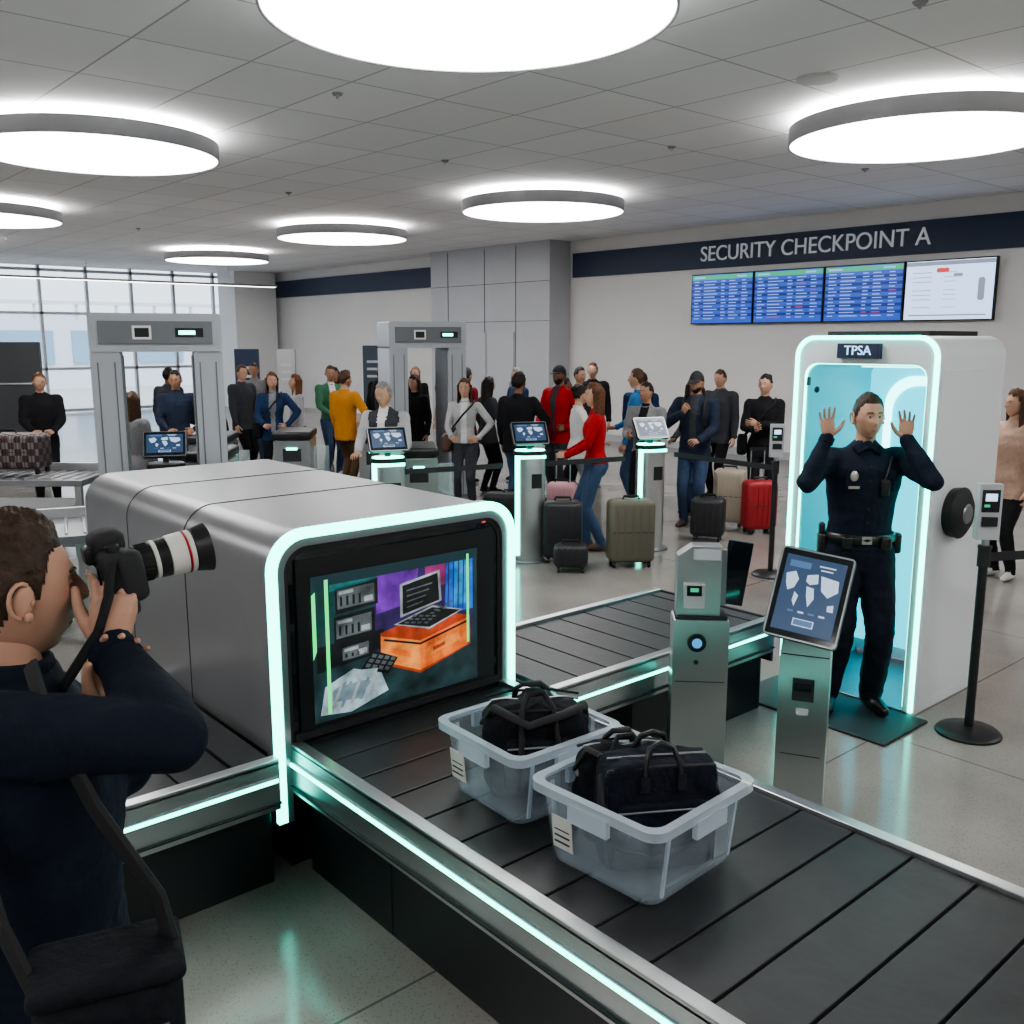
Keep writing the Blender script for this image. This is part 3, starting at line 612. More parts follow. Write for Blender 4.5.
def headpt(x,y,z):
    """unit direction -> head surface (m), face toward +y"""
    X=x*.075;Y=y*.097;Z=z*.118
    if z<0:
        k=(-z); X*=1-.30*k**1.6; 
        if y>0: Y+= .012*k*gs(x,.6) - .006*gs(k-.35,.2)*(1-gs(x,.3))
        else: Y*=1-.25*k
    if z>0 and y<0: Y*=1.04
    if y>0:
        fl=sstep(0,.6,y); Y-=.006*fl*(1-abs(x))*gs(z,.6)
        n=gs(x,.13)*sstep(-.36,-.22,z)*(1-sstep(-.2,.22,z)); Y+=.026*n
        n2=gs(x,.09)*gs(z-.05,.18)*.006; Y+=n2
        Y+=.005*(gs(x-.13,.05)+gs(x+.13,.05))*gs(z+.25,.07)
        Y-=.012*(gs(x-.36,.17)+gs(x+.36,.17))*gs(z-.06,.13)*fl
        Y+=.006*gs(z-.24,.09)*gs(x,.6)*fl
        Y+=.006*gs(z+.50,.05)*gs(x,.22)*fl+.006*gs(z+.61,.05)*gs(x,.2)*fl-.005*gs(z+.555,.025)*gs(x,.24)*fl
        Y-=.004*gs(z+.72,.06)*gs(x,.3)*fl
        Y+=.008*gs(z+.88,.12)*gs(x,.3)*fl
        Y+=.005*(gs(x-.5,.2)+gs(x+.5,.2))*gs(z+.15,.2)*fl
    return Vector((X,Y,Z))
def hairline(x,y,style):
    low={'short':-.42,'fade':-.3,'long':-.6,'bun':-.4,'cap':-.4,'bald':-.35}.get(style,-.42)
    fr={'fade':.66,'long':.62,'bun':.6}.get(style,.62)
    pts=[(-1,low),(-.35,low),(-.12,-.02),(.10,.02),(.2,-.12 if style!='long' else -.5),(.30,.05),(.42,.40),(.56,fr),(1,fr+.05)]
    for (a,va),(b_,vb) in zip(pts,pts[1:]):
        if y<=b_: return va+(vb-va)*max(0,min(1,(y-a)/(b_-a)))
    return fr
H_=[0.0]
def head(b,HM,skin,hairmat,style,n=26,beard=None,lip=(.36,.15,.13)):
    T=b.T; b.T=T@HM
    rows=int(n*.9); vs=[];dirs=[]
    for i in range(rows+1):
        t=math.pi*i/rows
        for j in range(n):
            a=2*math.pi*j/n; d=(math.sin(t)*math.sin(a),math.sin(t)*math.cos(a),math.cos(t)); dirs.append(d); vs.append(headpt(*d))
    fs=[(i*n+j,i*n+(j+1)%n,(i+1)*n+(j+1)%n,(i+1)*n+j) for i in range(rows) for j in range(n)]
    b.add(vs,fs,skin)
    thick={'short':.09,'fade':.045,'long':.15,'bun':.08,'bald':.02,'curly':.2}.get(style,.09)
    hv=[];ok=[]
    for d in dirs:
        h=hairline(*d[:2],style); k=sstep(0,.28,d[2]-h+.06)
        p=headpt(*d)*(1+thick*k)+Vector((0,0,.008*k))
        q=noise.noise(Vector(d)*5)*.006*k*(2 if style in('curly','long') else 1)
        if n>40: q+=noise.noise(Vector((d[0]*26,d[1]*26,d[2]*9)))*.0045*k
        hv.append(p*(1+q/.1)); ok.append(d[2]>h-.06+.05*noise.noise(Vector(d)*14))
    hf=[f for f in fs if all(ok[v] for v in f)]
    b.add(hv,hf,hairmat)
    if beard:
        bv=[];bo=[]
        for d in dirs:
            bo.append(d[2]<-.30 and d[1]>-.05 and not (abs(d[0])<.3 and d[2]>-.42) and d[2]>-.98); bv.append(headpt(*d)*1.035)
        b.add(bv,[f for f in fs if all(bo[v] for v in f)],beard)
    for sx in (-1,1):
        b.sph((sx*.077,-.004,-.005),(.009,.019,.030),skin,12,rot=(rad(-12),0,sx*rad(-18)))
        if n>40:
            rim=[(sx*(.083+.006*math.sin(t)),-.006-.019*math.sin(t-.3),-.002+.029*math.cos(t-.3)) for t in [math.pi*q/9*1.15-.25 for q in range(10)]]
            b.tube(rim,.0038,skin,8); b.sph((sx*.083,.004,-.030),(.006,.008,.009),skin,8)
            b.sph((sx*.084,.010,-.006),(.005,.005,.007),skin,8)
        else: b.sph((sx*.085,-.002,-.002),(.006,.011,.018),skin,8)
    EW=mat('eye_white',(.62,.60,.58),.25); EP=mat('eye_iris',(.03,.02,.015),.2)
    for sx in (-1,1):
        c=headpt(sx*.36,math.sqrt(1-.36**2-.0036),.06); c.y-=.004
        b.sph(c,(.0140,.010,.0065),EW,10); b.sph(c+Vector((0,.0065,0)),(.0058,.005,.0058),EP,8)
        pts=[]
        for k in range(5):
            x=sx*(.19+.36*k/4); z=.235+.03*math.sin(math.pi*k/4); y=math.sqrt(max(0,1-x*x-z*z)); pts.append(headpt(x,y,z)+Vector((0,.0005,0)))
        b.tube(pts,.0030,hairmat,6)
        pts=[]
        for k in range(5):
            x=sx*(.20+.32*k/4); z=.095+.035*math.sin(math.pi*k/4); y=math.sqrt(max(0,1-x*x-z*z)); pts.append(headpt(x,y,z)+Vector((0,.003,0)))
        b.tube(pts,.0032,skin,6)
    LIP=mat('lips_%.2f'%lip[0],lip,.5)
    pts=[]
    for k in range(7):
        x=-.24+.48*k/6; z=-.555-.02*math.cos(math.pi*(k-3)/3)*.3; pts.append(headpt(x,math.sqrt(1-x*x-z*z),z)+Vector((0,.001,0)))
    b.tube(pts,[.002,.0040,.0052,.005,.0052,.0040,.002],LIP,8)
    if style=='long':
        rings=[];m_=13
        for k in range(10):
            z=.05-.36*k/9
            rd=.088-.012*k/9; cyy=-.018-.008*k/9; ring=[]
            for j in range(m_+1):
                a=rad(-118+236*j/m_); wv=.006*noise.noise(Vector((a*3,z*9,H_[0]))); ro=.098+wv+.004*math.sin(k*.9+j*1.3); ring.append((ro*math.sin(a),cyy-(rd+.012+wv)*math.cos(a),z+(.02*noise.noise(Vector((a*4,1,H_[0]))) if k==9 else 0)))
            for j in range(m_,-1,-1):
                a=rad(-112+224*j/m_); ring.append((.076*math.sin(a),cyy-rd*.62*math.cos(a),z))
            rings.append(ring)
        b.loft(rings,hairmat); H_[0]+=3.7
    if style=='bun': b.sph((0,-.10,.085),(.042,.042,.04),hairmat,12)
    if style=='cap':
        CM=mat('cap_fabric',(.02,.022,.03),.8)
        cv=[headpt(*d)*1.14+Vector((0,0,.006)) for d in dirs]; okc=[d[2]>.28 for d in dirs]
        b.add(cv,[f for f in fs if all(okc[v] for v in f)],CM)
        rings=[]
        for j in range(9):
            a=rad(-55+110*j/8); x=math.sin(a)*.083; y0=math.cos(a)*.10
            rings.append([(x,y0-.01,.040),(x*1.0,y0+.065*math.cos(a),.028),(x*1.0,y0+.065*math.cos(a),.024),(x,y0-.01,.034)])
        b.loft(rings,CM)
    b.T=T
def hand(b,w,d,n,side,m,s=1,curl=.35,spread=1,vox=None,thumb=.7,curls=None):
    d=Vector(d).normalized();n=Vector(n);n=(n-d*n.dot(d)).normalized();x=d.cross(n)
    M=Matrix(((x.x,d.x,n.x,w[0]),(x.y,d.y,n.y,w[1]),(x.z,d.z,n.z,w[2]),(0,0,0,1)))@Matrix.Scale(s*.93,4)
    h=MB(); k=10 if vox else 7
    def el(y,wx,tz,cz=0,cx=0,nn=14): return [(cx+wx/2*math.copysign(abs(math.cos(2*math.pi*j/nn))**.8,math.cos(2*math.pi*j/nn)),y,cz+tz/2*math.sin(2*math.pi*j/nn)) for j in range(nn)]
    h.loft([el(-.05,.052,.042),el(0,.054,.036),el(.03,.074,.034,-.003),el(.065,.084,.03),el(.088,.080,.022),el(.095,.07,.014)],m)
    th=-side
    for i,(bx,L_,r) in enumerate(((.030,.074,.0088),(.0105,.082,.009),(-.010,.076,.0087),(-.029,.060,.0076))):
        cv=curls[i] if curls else curl*(1+.12*i)
        px=th*bx; ang0=th*rad((7,1.5,-4,-10)[i]*spread); p=Vector((px,.082,.001)); pts=[Vector((px*.8,.06,0)),p]; bend=0; rr=[r*1.1,r*1.08]
        for q,(fr,bd) in enumerate(((.46,.55),(.31,.85),(.23,.6))):
            bend+=cv*bd*1.35; dd=Vector((math.sin(ang0),math.cos(ang0)*math.cos(bend),-math.sin(bend))); p=p+dd*L_*fr; pts.append(p.copy()); rr.append(r*(1-.1*(q+1)))
        h.chain(pts,rr,m,k)
        if vox: h.sph(pts[2]+Vector((0,0,.0015)),r*1.02,m,k)
    p0=Vector((th*.020,.012,-.008)); ta=rad(48*thumb)
    p1=p0+Vector((th*math.sin(ta)*.04,math.cos(ta)*.034,-.012)); p2=p1+Vector((th*math.sin(ta*.7)*.032,math.cos(ta*.7)*.032,-.006-.01*curl)); p3=p2+Vector((th*math.sin(ta*.4)*.024,math.cos(ta*.4)*.026,-.006-.012*curl))
    h.chain([p0,p1,p2,p3],[.016,.0125,.0105,.0085],m,k)
    if vox:
        vs,fs=remesh(h,vox,2); b.T,T=b.T@M,b.T; b.add(vs,fs,m); b.T=T
    else:
        T=b.T; b.T=T@M; b.add(h.v,h.f,m); b.T=T
def person(name,x,y,H=1.7,a=0,top=None,pants=None,shoe=None,skin=None,hair=('short',(.03,.02,.015)),fem=False,sleeve=None,inner=None,coat=False,R=None,L=None,hy=None,hp=0,hr=0,stance=.1,step=0,vox=.02,girth=1,hero=False,beard=False,extra=None,z=0,lean=0,short=False,hn=26,legk=1,al=1,ak=1):
    s=H/1.75; sk=skin or SK1; b=MB(); raw=MB(); seg=[]
    if hy is None: hy=random.uniform(-22,22); step=step or random.uniform(-.05,.05); hp=random.uniform(-8,4)
    shw=.172 if fem else .192; pad=.012 if coat else .004
    def ell(z_,rx,ry,cy=0,n=22): return [((rx)*math.cos(2*math.pi*j/n)*s,(cy+ry*math.sin(2*math.pi*j/n)+lean*max(0,z_-.9))*s,z_*s) for j in range(n)]
    g=girth
    if fem: prof=[(.80,.12,.09,0),(.88,.168,.118,-.01),(.95,.165,.115,-.008),(1.05,.125,.09,0),(1.12,.125,.092,.002),(1.26,.150,.118,.016),(1.34,.155,.108,.008),(1.41,.135,.082,-.002),(1.45,.085,.062,-.005),(1.49,.05,.05,-.005)]
    else: prof=[(.80,.13,.10,0),(.88,.165,.118,-.006),(.95,.162,.115,0),(1.05,.152,.108,.004),(1.15,.16,.112,.006),(1.28,.180,.122,.006),(1.36,.182,.115,0),(1.42,.155,.088,-.004),(1.46,.10,.066,-.006),(1.50,.056,.056,-.005)]
    if coat: prof=[(.76,.178,.135,0),(.80,.185,.138,0)]+[(p[0],p[1]+.014,p[2]+.014,p[3]) for p in prof[1:]]
    raw.loft([ell(p[0],p[1]*g,p[2]*g,p[3]) for p in prof],SK1)
    hem=(.78 if coat else .93)*s
    V=lambda *p: Vector(p)*s
    ly=lambda z_: lean*max(0,z_-.9)
    raw.chain([V(0,-.008+ly(1.44),1.44),V(0,.008+ly(1.58),1.585)],[.056*s,.052*s],SK1,14); seg.append((V(0,ly(1.47),1.485),V(0,ly(1.58),1.60),.05*s,'neck'))
    seg.append((V(0,0,.95),V(0,ly(1.35),1.36),.15*s,'torso')); seg.append((V(-.12,ly(1.38),1.38),V(.12,ly(1.38),1.38),.07*s,'torso'))
    wr={}
    for sd,arm in ((1,R),(-1,L)):
        arm=dict(arm or {}); w_=arm.get('w') or (.235+random.uniform(0,.03),.05+random.uniform(0,.08),.86+random.uniform(0,.02)); w_=V(sd*w_[0],w_[1],w_[2]); hint=arm.get('hint',(.35,-1,-.1)); hint=(sd*hint[0],hint[1],hint[2])
        up_=arm.get('sh',0)
        sh=V(sd*shw,ly(1.4),1.405+up_); el,w_=fib(sh,w_,.29*s*al,.262*s*al,hint)
        k=(.9 if fem else 1.04)*ak; p_=pad
        mid1=sh.lerp(el,.45);mid2=el.lerp(w_,.35)
        raw.chain([V(sd*(shw-.06),ly(1.4),1.40+up_*.6),sh,mid1,el,mid2,w_],[(.06*k+p_)*s,(.060*k+p_)*s,(.052*k+p_)*s,(.043*k+p_)*s,(.043*k+p_)*s,(.029*k+p_*.8)*s],SK1,14)
        seg.append((sh,el,.052*s,'arm')); seg.append((el,w_,.04*s,'fore'))
        wr[sd]=(w_,arm,(w_-el).normalized())
    for sd in (1,-1):
        hp_=V(sd*.088,0,.89); fy=step*sd; an=V(sd*stance,fy,.085); kn,an=fib(hp_,an,.435*s,.42*s,(0,1,0))
        k=(.98 if fem else 1.02)*g**.5*legk
        raw.chain([hp_,hp_.lerp(kn,.4),kn,kn.lerp(an,.35),an],[.096*k*s,.084*k*s,.064*k*s,.062*k*s,(.048 if not hero else .056)*k*s],SK1,14)
        seg.append((hp_,kn,.08*s,'leg')); seg.append((kn,an,.055*s,'leg'))
        tx=sd*.03
        heel=V(sd*stance-tx*.3,fy-.035,.042); toe=V(sd*stance+tx,fy+.16,.032); ball=V(sd*stance+tx*.6,fy+.09,.04)
        raw.chain([heel,heel.lerp(ball,.5),ball,toe],[.042*s,.043*s,.041*s,.030*s],SK1,12)
        seg.append((heel,toe,.04*s,'foot'))
    vs,fs=remesh(raw,vox,3,fold=.007 if hero else .006)
    va=np.array([tuple(v) for v in vs]); nf=len(fs)
    cen=np.array([va[list(f)].mean(axis=0) for f in fs])
    best=np.full(nf,1e9); tag=np.zeros(nf,int); tags=['neck','torso','arm','fore','leg','foot']
    for p0,p1,r,t in seg:
        p0=np.array(p0);d=np.array(p1)-p0;t_=np.clip(((cen-p0)@d)/(d@d),0,1); dist=np.linalg.norm(cen-(p0+t_[:,None]*d),axis=1)-r
        k=dist<best; best[k]=dist[k]; tag[k]=tags.index(t)
    top_=top;slv=sleeve or top
    groups={}
    for i in range(nf):
        t=tags[tag[i]]; c=cen[i]
        if t=='neck' : m_=sk if c[2]>1.472*s else top_
        elif t=='arm': m_=slv
        elif t=='fore': m_=sk if short else slv
        elif t=='foot' and c[2]<.082*s: m_=shoe
        elif t in('leg','foot'): m_=pants if c[2]<hem else top_
        else: m_=top_ if c[2]>hem else pants
        if inner and t in('torso','neck') and m_ is top_ and c[1]>.02*s and abs(c[0])<(.035+.03*max(0,(c[2]/s-1.0)))*s and c[2]>.9*s: m_=inner
        groups.setdefault(m_,[]).append(fs[i])
    o=len(b.v); b.v+=vs
    for m_,ff in groups.items():
        k=b.mi(m_)
        for f in ff: b.f.append([o+q for q in f]); b.m.append(k)
    col=[(.064*math.cos(t)*s,(-.004+ly(1.48)+.062*math.sin(t))*s,(1.478-.014*math.sin(t))*s) for t in [2*math.pi*j/20 for j in range(21)]]
    b.tube(col,(.011 if coat or hero else .007)*s,top_,8)
    for sd in (1,-1):
        w_,arm,fd=wr[sd]
        d=arm.get('d'); d=Vector((sd*d[0],d[1],d[2])) if d else (fd*.7+Vector((0,.1,-.3))).normalized() if not arm.get('w') else fd
        n=arm.get('n',(1,0,.05)); n=Vector((sd*n[0],n[1],n[2]))
        b.tube([w_-fd*.028*s,w_+fd*.006*s],[(.037*ak+pad*.6)*s,(.036*ak+pad*.6)*s],sk if short else slv,14)
        hand(b,w_+fd*.01*s,d,n,sd,sk,s,arm.get('curl',.4),arm.get('spread',1),.0030 if hero else None,arm.get('thumb',.7),arm.get('curls'))
    HM=Matrix.Translation(V(0,.022+ly(1.62),1.632))@Euler((rad(hp),rad(hr),rad(hy))).to_matrix().to_4x4()@Matrix.Scale(s,4)
    st,hc=hair; hm=hairm('hair_%.3f_%.3f'%(hc[0],hc[1]),hc)
    head(b,HM,sk,hm,st,hn,hm if beard else None)
    if extra: extra(b,s,V,HM)
    return b.obj(name,loc=(x,y,z),rz=A(a),ang=75)
SK1=skinm('skin_light',(.48,.28,.20));SK2=skinm('skin_tan',(.37,.20,.13));SK3=skinm('skin_brown',(.20,.10,.06));SK4=skinm('skin_pale',(.50,.29,.21))
C=lambda n,c: cloth('cloth_'+n,c)
navy=C('navy',(.02,.028,.052));black=C('black',(.012,.012,.015));char=C('charcoal',(.045,.048,.056));grey=C('grey',(.20,.20,.21));lg=C('light_grey',(.38,.38,.39));red=C('red',(.36,.012,.016));mar=C('maroon',(.18,.016,.025));mus=C('mustard',(.52,.22,.03));blue=C('blue',(.04,.16,.36));jean=C('denim',(.045,.075,.14));grn=C('green',(.06,.17,.10));white=C('white',(.6,.6,.6));tan=C('tan',(.40,.27,.21));brn=C('brown',(.10,.06,.035));dblue=C('dark_blue',(.018,.04,.10));pink=C('pink',(.42,.20,.22))
SH=mat('leather_black',(.012,.012,.012),.3);SHB=mat('shoe_brown',(.08,.045,.03),.5);SHW=mat('shoe_white',(.5,.5,.5),.6)
HB=(.018,.013,.011);HBR=(.07,.035,.018);HG=(.22,.21,.20);HGI=(.16,.06,.025)
# --- officer
PC=cloth('police_shirt',(.012,.017,.032),9);PT=cloth('police_trousers',(.010,.013,.023),9)
def off_extra(b,s,V,HM):
    ring=[(.182*math.cos(t)*s,(.004+.134*math.sin(t))*s,.985*s) for t in [2*math.pi*j/32 for j in range(33)]]
    b.tube(ring,.013*s,SH,8,flat=1.9,up=(0,0,1))
    b.box(0,.142*s,.985*s,.055,.015,.045,mat('buckle',(.6,.6,.58),.3,.9))
    b.rbox(.20*s,.0,.92*s,.045,.085,.17,.018,SH); b.rbox(.205*s,.01,1.02*s,.03,.05,.08,.012,BLACK)
    b.rbox(-.195*s,.02,.95*s,.045,.07,.12,.015,SH); b.rbox(-.10*s,.138*s,.97*s,.06,.035,.07,.01,SH); b.rbox(.10*s,.138*s,.97*s,.05,.035,.07,.01,SH)
    b.rbox(-.075*s,.142*s,1.27*s,.05,.03,.09,.01,BLACK); b.tube([V(-.07,.15,1.31),V(-.09,.14,1.37),V(-.12,.08,1.43)],.005,BLACK,6)
    G_=mat('badge_silver',(.6,.58,.5),.3,.8)
    b.sph(V(.085,.138,1.33),(.024,.008,.030),G_,10); b.box(.085*s,.142*s,1.27*s,.06,.01,.014,G_)
    for k in range(5): b.sph(V(0,.136-.001*k,1.38-.075*k),.006,BLACK,8)
    b.box(0,.130*s,1.2*s,.022,.008,.36,PC)
    for sx in (-1,1):
        b.box(sx*.082*s,.126*s,1.30*s,.09,.012,.10,PC,rot=(rad(-4),0,0)); b.box(sx*.082*s,.134*s,1.345*s,.094,.008,.03,PC,rot=(rad(-4),0,0))
        b.tube([V(sx*.01,.075,1.475),V(sx*.055,.085,1.445),V(sx*.07,.05,1.475)],.012*s,PC,6)
person('police_officer',-2.72,5.0,1.83,-4,top=PC,pants=PT,shoe=SH,skin=SK1,hair=('fade',(.05,.032,.024)),
    R=dict(w=(.245,.17,1.535),hint=(.58,.45,-1),d=(.12,.02,1),n=(0.1,-1,.1),curl=.10,spread=1.5,thumb=1.15),
    L=dict(w=(.17,.14,1.525),hint=(.5,.45,-1),d=(-.02,.03,1),n=(.5,-1,0),curl=.20,spread=1.2,thumb=1.0),
    stance=.12,vox=.011,hero=True,extra=off_extra,hy=8,girth=1.1,legk=1.08,hn=60,z=.016)
# --- photographer
JK=cloth('photographer_jacket',(.009,.013,.025),8)
def ph_extra(b,s,V,HM):
    col=[(.075*math.cos(t)*s,(-.012+.075*math.sin(t))*s,(1.50-.012*math.sin(t))*s) for t in [2*math.pi*j/24 for j in range(25)]]
    b.tube(col,.014*s,JK,10,flat=2.0,up=(0,0,1))
px,py=-1.79,.375
person('photographer',px,py,1.845,114,top=JK,pants=black,shoe=SH,skin=SK4,hair=('short',(.05,.030,.02)),
    R=dict(w=(.075,.165,1.53),hint=(.8,.55,-.30),d=(-.10,.16,1),n=(1,.15,.1),curl=.5,thumb=.7,curls=(.6,.75,.8,.85),sh=.05),
    L=dict(w=(-.06,.15,1.42),hint=(.6,.3,-1),d=(-.02,.2,.8),n=(.2,-.3,-1),curl=.3),
    coat=True,vox=.010,hero=True,extra=ph_extra,hy=15,hp=-2,hn=72,stance=.13,step=.08,girth=1.22,al=.87,ak=.9)
b=MB(); WL=mat('lens_white',(.66,.64,.60),.35)
b.rbox(0,0,0,.14,.055,.095,.015,BLACKM); b.rbox(.052,.02,-.005,.045,.05,.095,.015,BLACKM); b.rbox(0,.0,.055,.06,.06,.045,.014,BLACKM); b.rbox(0,-.032,.038,.042,.02,.032,.006,BLACK)
b.rbox(0,0,-.06,.135,.05,.035,.012,BLACKM); b.box(0,-.029,-.005,.08,.004,.055,DGLASS); b.cyl((.05,.0,.045),(.05,0,.058),.012,.012,BLACK)
yy=.025
for L_,r0,r1,m_ in ((.015,.031,.031,BLACK),(.032,.034,.034,BLACK),(.008,.037,.037,WL),(.020,.036,.037,BLACK),(.032,.039,.040,WL),(.004,.0415,.0415,mat('lens_red_ring',(.4,.02,.02),.4)),(.010,.040,.040,WL),(.030,.041,.048,BLACK)):
    b.cyl((0,yy,0),(0,yy+L_,0),r0,r1,m_,36); yy+=L_
for k in range(28):
    t=2*math.pi*k/28; b.box(.0345*math.cos(t),.056,.0345*math.sin(t),.003,.022,.003,BLACKM)
b.cyl((0,yy-.003,0),(0,yy+.0005,0),.042,.044,DGLASS,36)
pr=A(114); Rz=Matrix.Rotation(pr,4,'Z')
cp=Vector((px,py,0))+Rz.to_3x3()@Vector((-.016,.184,1.735))
b.tube([(.072,-.01,.033),(.095,-.03,-.02),(.09,-.06,-.08),(.05,-.12,-.16),(.03,-.17,-.22)],.005,WEB,6,flat=2.2)
dslr=b.obj('dslr_camera',loc=cp,rz=pr,bevel=.002); dslr.rotation_euler=(rad(8),0,pr+rad(10))
b=MB(); b.rbox(0,0,0,.14,.21,.24,.035,BAG); b.rbox(.078,0,-.03,.04,.16,.14,.018,BAG); b.rbox(0,0,.125,.15,.22,.03,.013,BAG)
b.tube([(.078,-.08,.05),(.10,0,.052),(.078,.08,.05)],.004,STEELD,6)
b.tube([(.0,.10,.1),(-.03,.08,.2),(-.08,.0,.34),(-.14,-.06,.48),(-.22,-.08,.54)],.008,WEB,8,flat=2.2)
b.tube([(.0,-.10,.1),(-.04,-.14,.2),(-.08,-.17,.34),(-.2,-.17,.50)],.008,WEB,8,flat=2.2)
bp=Vector((px,py,0))+Rz.to_3x3()@Vector((.38,.13,1.09))
b.obj('camera_shoulder_bag',loc=bp,rz=pr)
# --- crowd
phone=dict(w=(.10,.30,1.12),hint=(.5,-.3,-1),d=(-.3,.9,.4),n=(.8,.2,-.5),curl=.7)
front=dict(w=(.12,.30,1.02),hint=(.6,-.3,-1),d=(-.4,.9,0),n=(.6,0,.6),curl=.5)
hipp=dict(w=(.20,.12,1.0),hint=(1,-.3,0),d=(-.7,.5,-.2),n=(.3,.9,.1),curl=.5)
cross=dict(w=(-.06,.20,1.18),hint=(1,-.2,-.6),d=(-1,.15,.1),n=(.1,1,0),curl=.3)
strap=dict(w=(.12,.16,1.30),hint=(1,-.1,-1),d=(-.5,.2,.8),n=(.3,1,0),curl=.8)
reach=dict(w=(.14,.42,1.08),hint=(.6,-.4,-1),d=(0,1,0),n=(.2,0,1),curl=.4)
def backpack(m):
    def f(b,s,V,HM):
        blob(b,0,-.20*s,1.24*s,.30*s,.20*s,.46*s,m,3,.01); blob(b,0,-.30*s,1.15*s,.22*s,.07*s,.24*s,m,5,.006)
        for sx in (-1,1): b.tube([V(sx*.11,-.12,1.42),V(sx*.12,.0,1.49),V(sx*.12,.11,1.40),V(sx*.12,.15,1.25),V(sx*.15,.06,1.10),V(sx*.14,-.12,1.05)],.013*s,WEB,8,flat=1.8)
    return f
def sling(m):
    def f(b,s,V,HM):
        blob(b,.24*s,.02*s,.92*s,.12*s,.26*s,.24*s,m,6,.008,.4)
        b.tube([V(.22,.10,1.02),V(.12,.17,1.15),V(.0,.165,1.30),V(-.11,.11,1.42),V(-.13,.0,1.475),V(-.08,-.12,1.40),V(.08,-.16,1.2),V(.22,-.10,1.02)],.008*s,WEB,6,flat=2)
    return f
def jacket(inner_lapel):
    def f(b,s,V,HM):
        for sx in (-1,1): b.tube([V(sx*.045,.07,1.49),V(sx*.05,.125,1.38),V(sx*.035,.145,1.2),V(sx*.03,.145,1.0),V(sx*.03,.15,.82)],.008*s,inner_lapel,6,flat=1.6)
    return f
MN,WN='man_traveler','woman_traveler'
person(MN,-13.3,3.5,1.72,25,black,black,SH,SK1,('short',HGI),coat=True,R=front,L=front)
person(WN,-10.07,3.51,1.60,160,grey,jean,SHB,SK1,('long',HBR),fem=True,coat=True)
person('security_guard',-12.15,4.82,1.75,20,navy,navy,SH,SK2,('short',HB),R=front,L=hipp)
person(WN,-12.4,6.3,1.68,10,dblue,black,SH,SK4,('long',(.14,.055,.025)),fem=True,coat=True,R=front,L=hipp,inner=grey,extra=sling(BAG))
person(MN,-12.8,5.55,1.70,150,black,char,SH,SK3,('short',HB),coat=True,extra=backpack(BAG))
person(WN,-12.9,6.95,1.62,-60,lg,jean,SHW,SK1,('long',HGI),fem=True)
person(MN,-13.2,7.7,1.74,30,grn,jean,SHW,SK2,('short',HBR),R=front,inner=white)
person(MN,-11.7,7.05,1.70,150,mus,brn,SHB,SK1,('curly',HBR),coat=True,R=hipp)
person(MN,-13.0,8.55,1.76,-20,black,char,SH,SK2,('short',HB),coat=True,extra=backpack(BAG))
person(MN,-12.1,7.95,1.74,110,char,jean,SHB,SK3,('short',HB),coat=True,R=front)
person(MN,-8.0,5.30,1.73,-15,char,jean,SHB,SK4,('short',HG),sleeve=lg,inner=white,girth=1.12,R=reach,L=front,vox=.015,hp=-12,hy=-10,lean=.08)
person(MN,-11.3,8.9,1.72,130,mar,black,SH,SK2,('short',HB),coat=True)
person(WN,-9.35,7.35,1.66,-8,lg,char,SH,SK1,('long',HBR),fem=True,inner=white,R=front,L=hipp,vox=.015,hy=5,extra=sling(mat('bag_brown',(.08,.045,.03),.5)))
person(WN,-10.3,8.5,1.62,120,char,black,SH,SK2,('long',HB),fem=True,coat=True,R=front)
person(MN,-8.85,7.8,1.73,160,black,jean,SH,SK3,('curly',HB),coat=True,R=hipp,girth=1.12)
person(MN,-9.1,8.75,1.80,-40,red,char,SH,SK3,('cap',HB),coat=True,beard=True,R=front,L=hipp,girth=1.1,inner=char,extra=jacket(mar))
person(MN,-10.0,10.0,1.74,30,char,black,SH,SK1,('short',HB),coat=True)
person(WN,-8.1,8.1,1.60,100,white,grey,SHW,SK1,('bun',HB),fem=True,coat=True,R=front)
person(WN,-6.75,7.0,1.70,-95,red,jean,SHB,SK1,('long',(.10,.04,.018)),fem=True,R=front,L=front,vox=.015,hy=10,step=.08,girth=1.08)
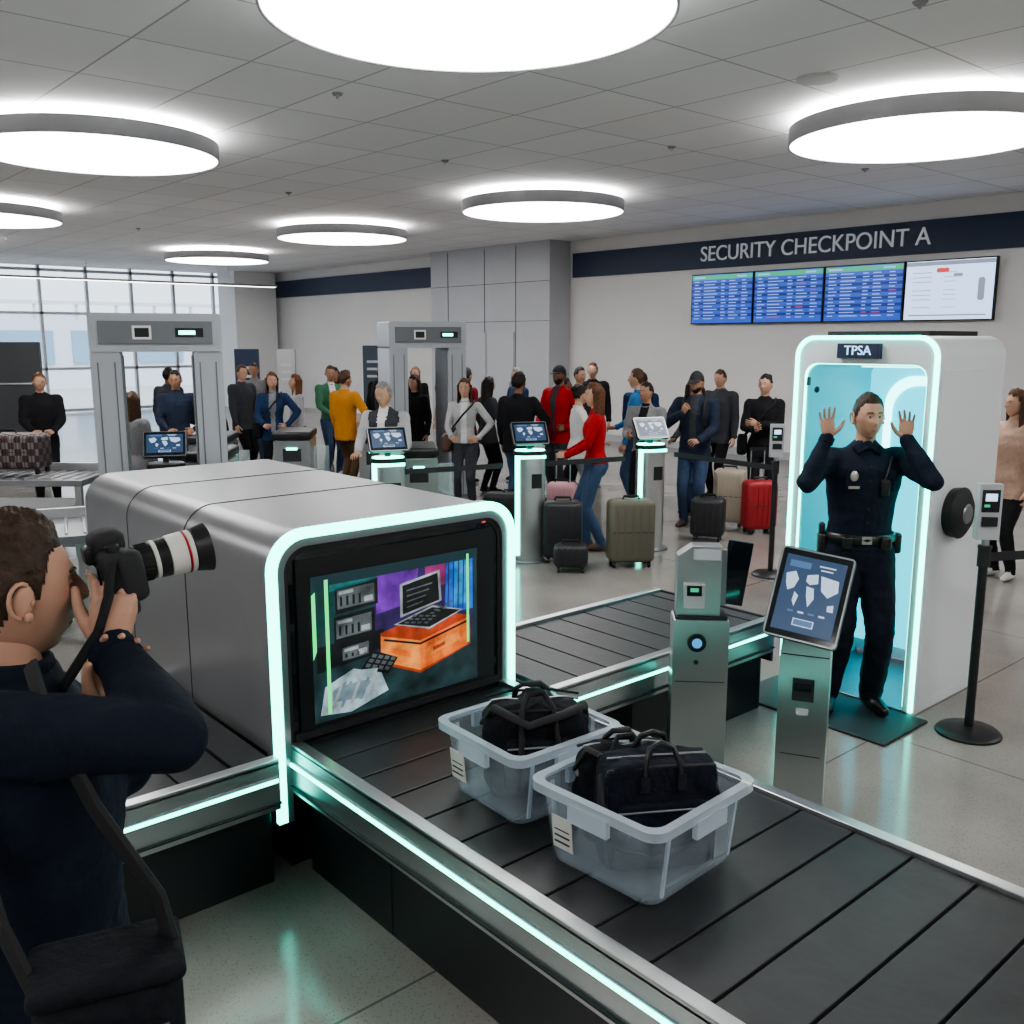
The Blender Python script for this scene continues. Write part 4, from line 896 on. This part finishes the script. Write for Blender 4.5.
person(MN,-8.0,9.05,1.78,-110,blue,jean,SHW,SK1,('short',HBR),R=front)
person(MN,-7.25,8.35,1.66,-30,grey,black,SH,SK2,('short',HB),L=front,R=phone,inner=black)
person(MN,-6.85,8.75,1.78,-25,navy,jean,SHB,SK2,('cap',HB),coat=True,beard=True,R=strap,L=front,extra=backpack(BAG),vox=.015,inner=char)
person(WN,-6.55,9.65,1.74,-15,black,black,SH,SK1,('bun',HB),fem=True,coat=True,R=phone,L=cross,vox=.015,hy=-20,extra=sling(BAG))
person(WN,-3.45,8.95,1.70,-60,tan,black,SHW,SK1,('long',HBR),fem=True,coat=True,R=front)
person(MN,-8.7,9.9,1.7,150,dblue,black,SH,SK1,('short',HB),coat=True)
person(MN,-14.4,5.6,1.72,160,char,black,SH,SK3,('short',HB),coat=True)
person(WN,-14.6,8.6,1.66,20,mar,black,SH,SK2,('long',HB),fem=True,coat=True)
person(WN,-12.5,9.5,1.66,-30,tan,jean,SH,SK1,('long',HGI),fem=True,coat=True)
person(MN,-13.8,6.5,1.76,60,char,black,SH,SK1,('short',HBR),coat=True)
person(WN,-7.75,9.8,1.64,40,pink,jean,SHW,SK2,('long',HB),fem=True,R=phone)
person(MN,-7.9,10.6,1.74,-40,char,black,SH,SK1,('short',HBR),coat=True)
person(MN,-10.9,9.6,1.72,-60,dblue,char,SH,SK4,('short',HG),R=front)
person(WN,-9.6,9.3,1.62,80,brn,black,SH,SK3,('bun',HB),fem=True,coat=True)
person(MN,-15.2,7.4,1.75,0,grey,jean,SH,SK2,('short',HB))
person(WN,-14.0,9.9,1.66,-10,black,jean,SH,SK4,('long',(.25,.16,.08)),fem=True,coat=True)
person(MN,-11.9,9.0,1.78,60,black,char,SH,SK2,('short',HB),coat=True)
person(WN,-11.2,7.9,1.64,-20,black,black,SH,SK1,('long',HB),fem=True,coat=True,R=phone)
person(WN,-7.3,9.35,1.62,-60,char,jean,SH,SK2,('long',HB),fem=True,coat=True,R=front)
person(MN,-10.6,10.9,1.78,0,black,char,SH,SK1,('short',HBR),coat=True)
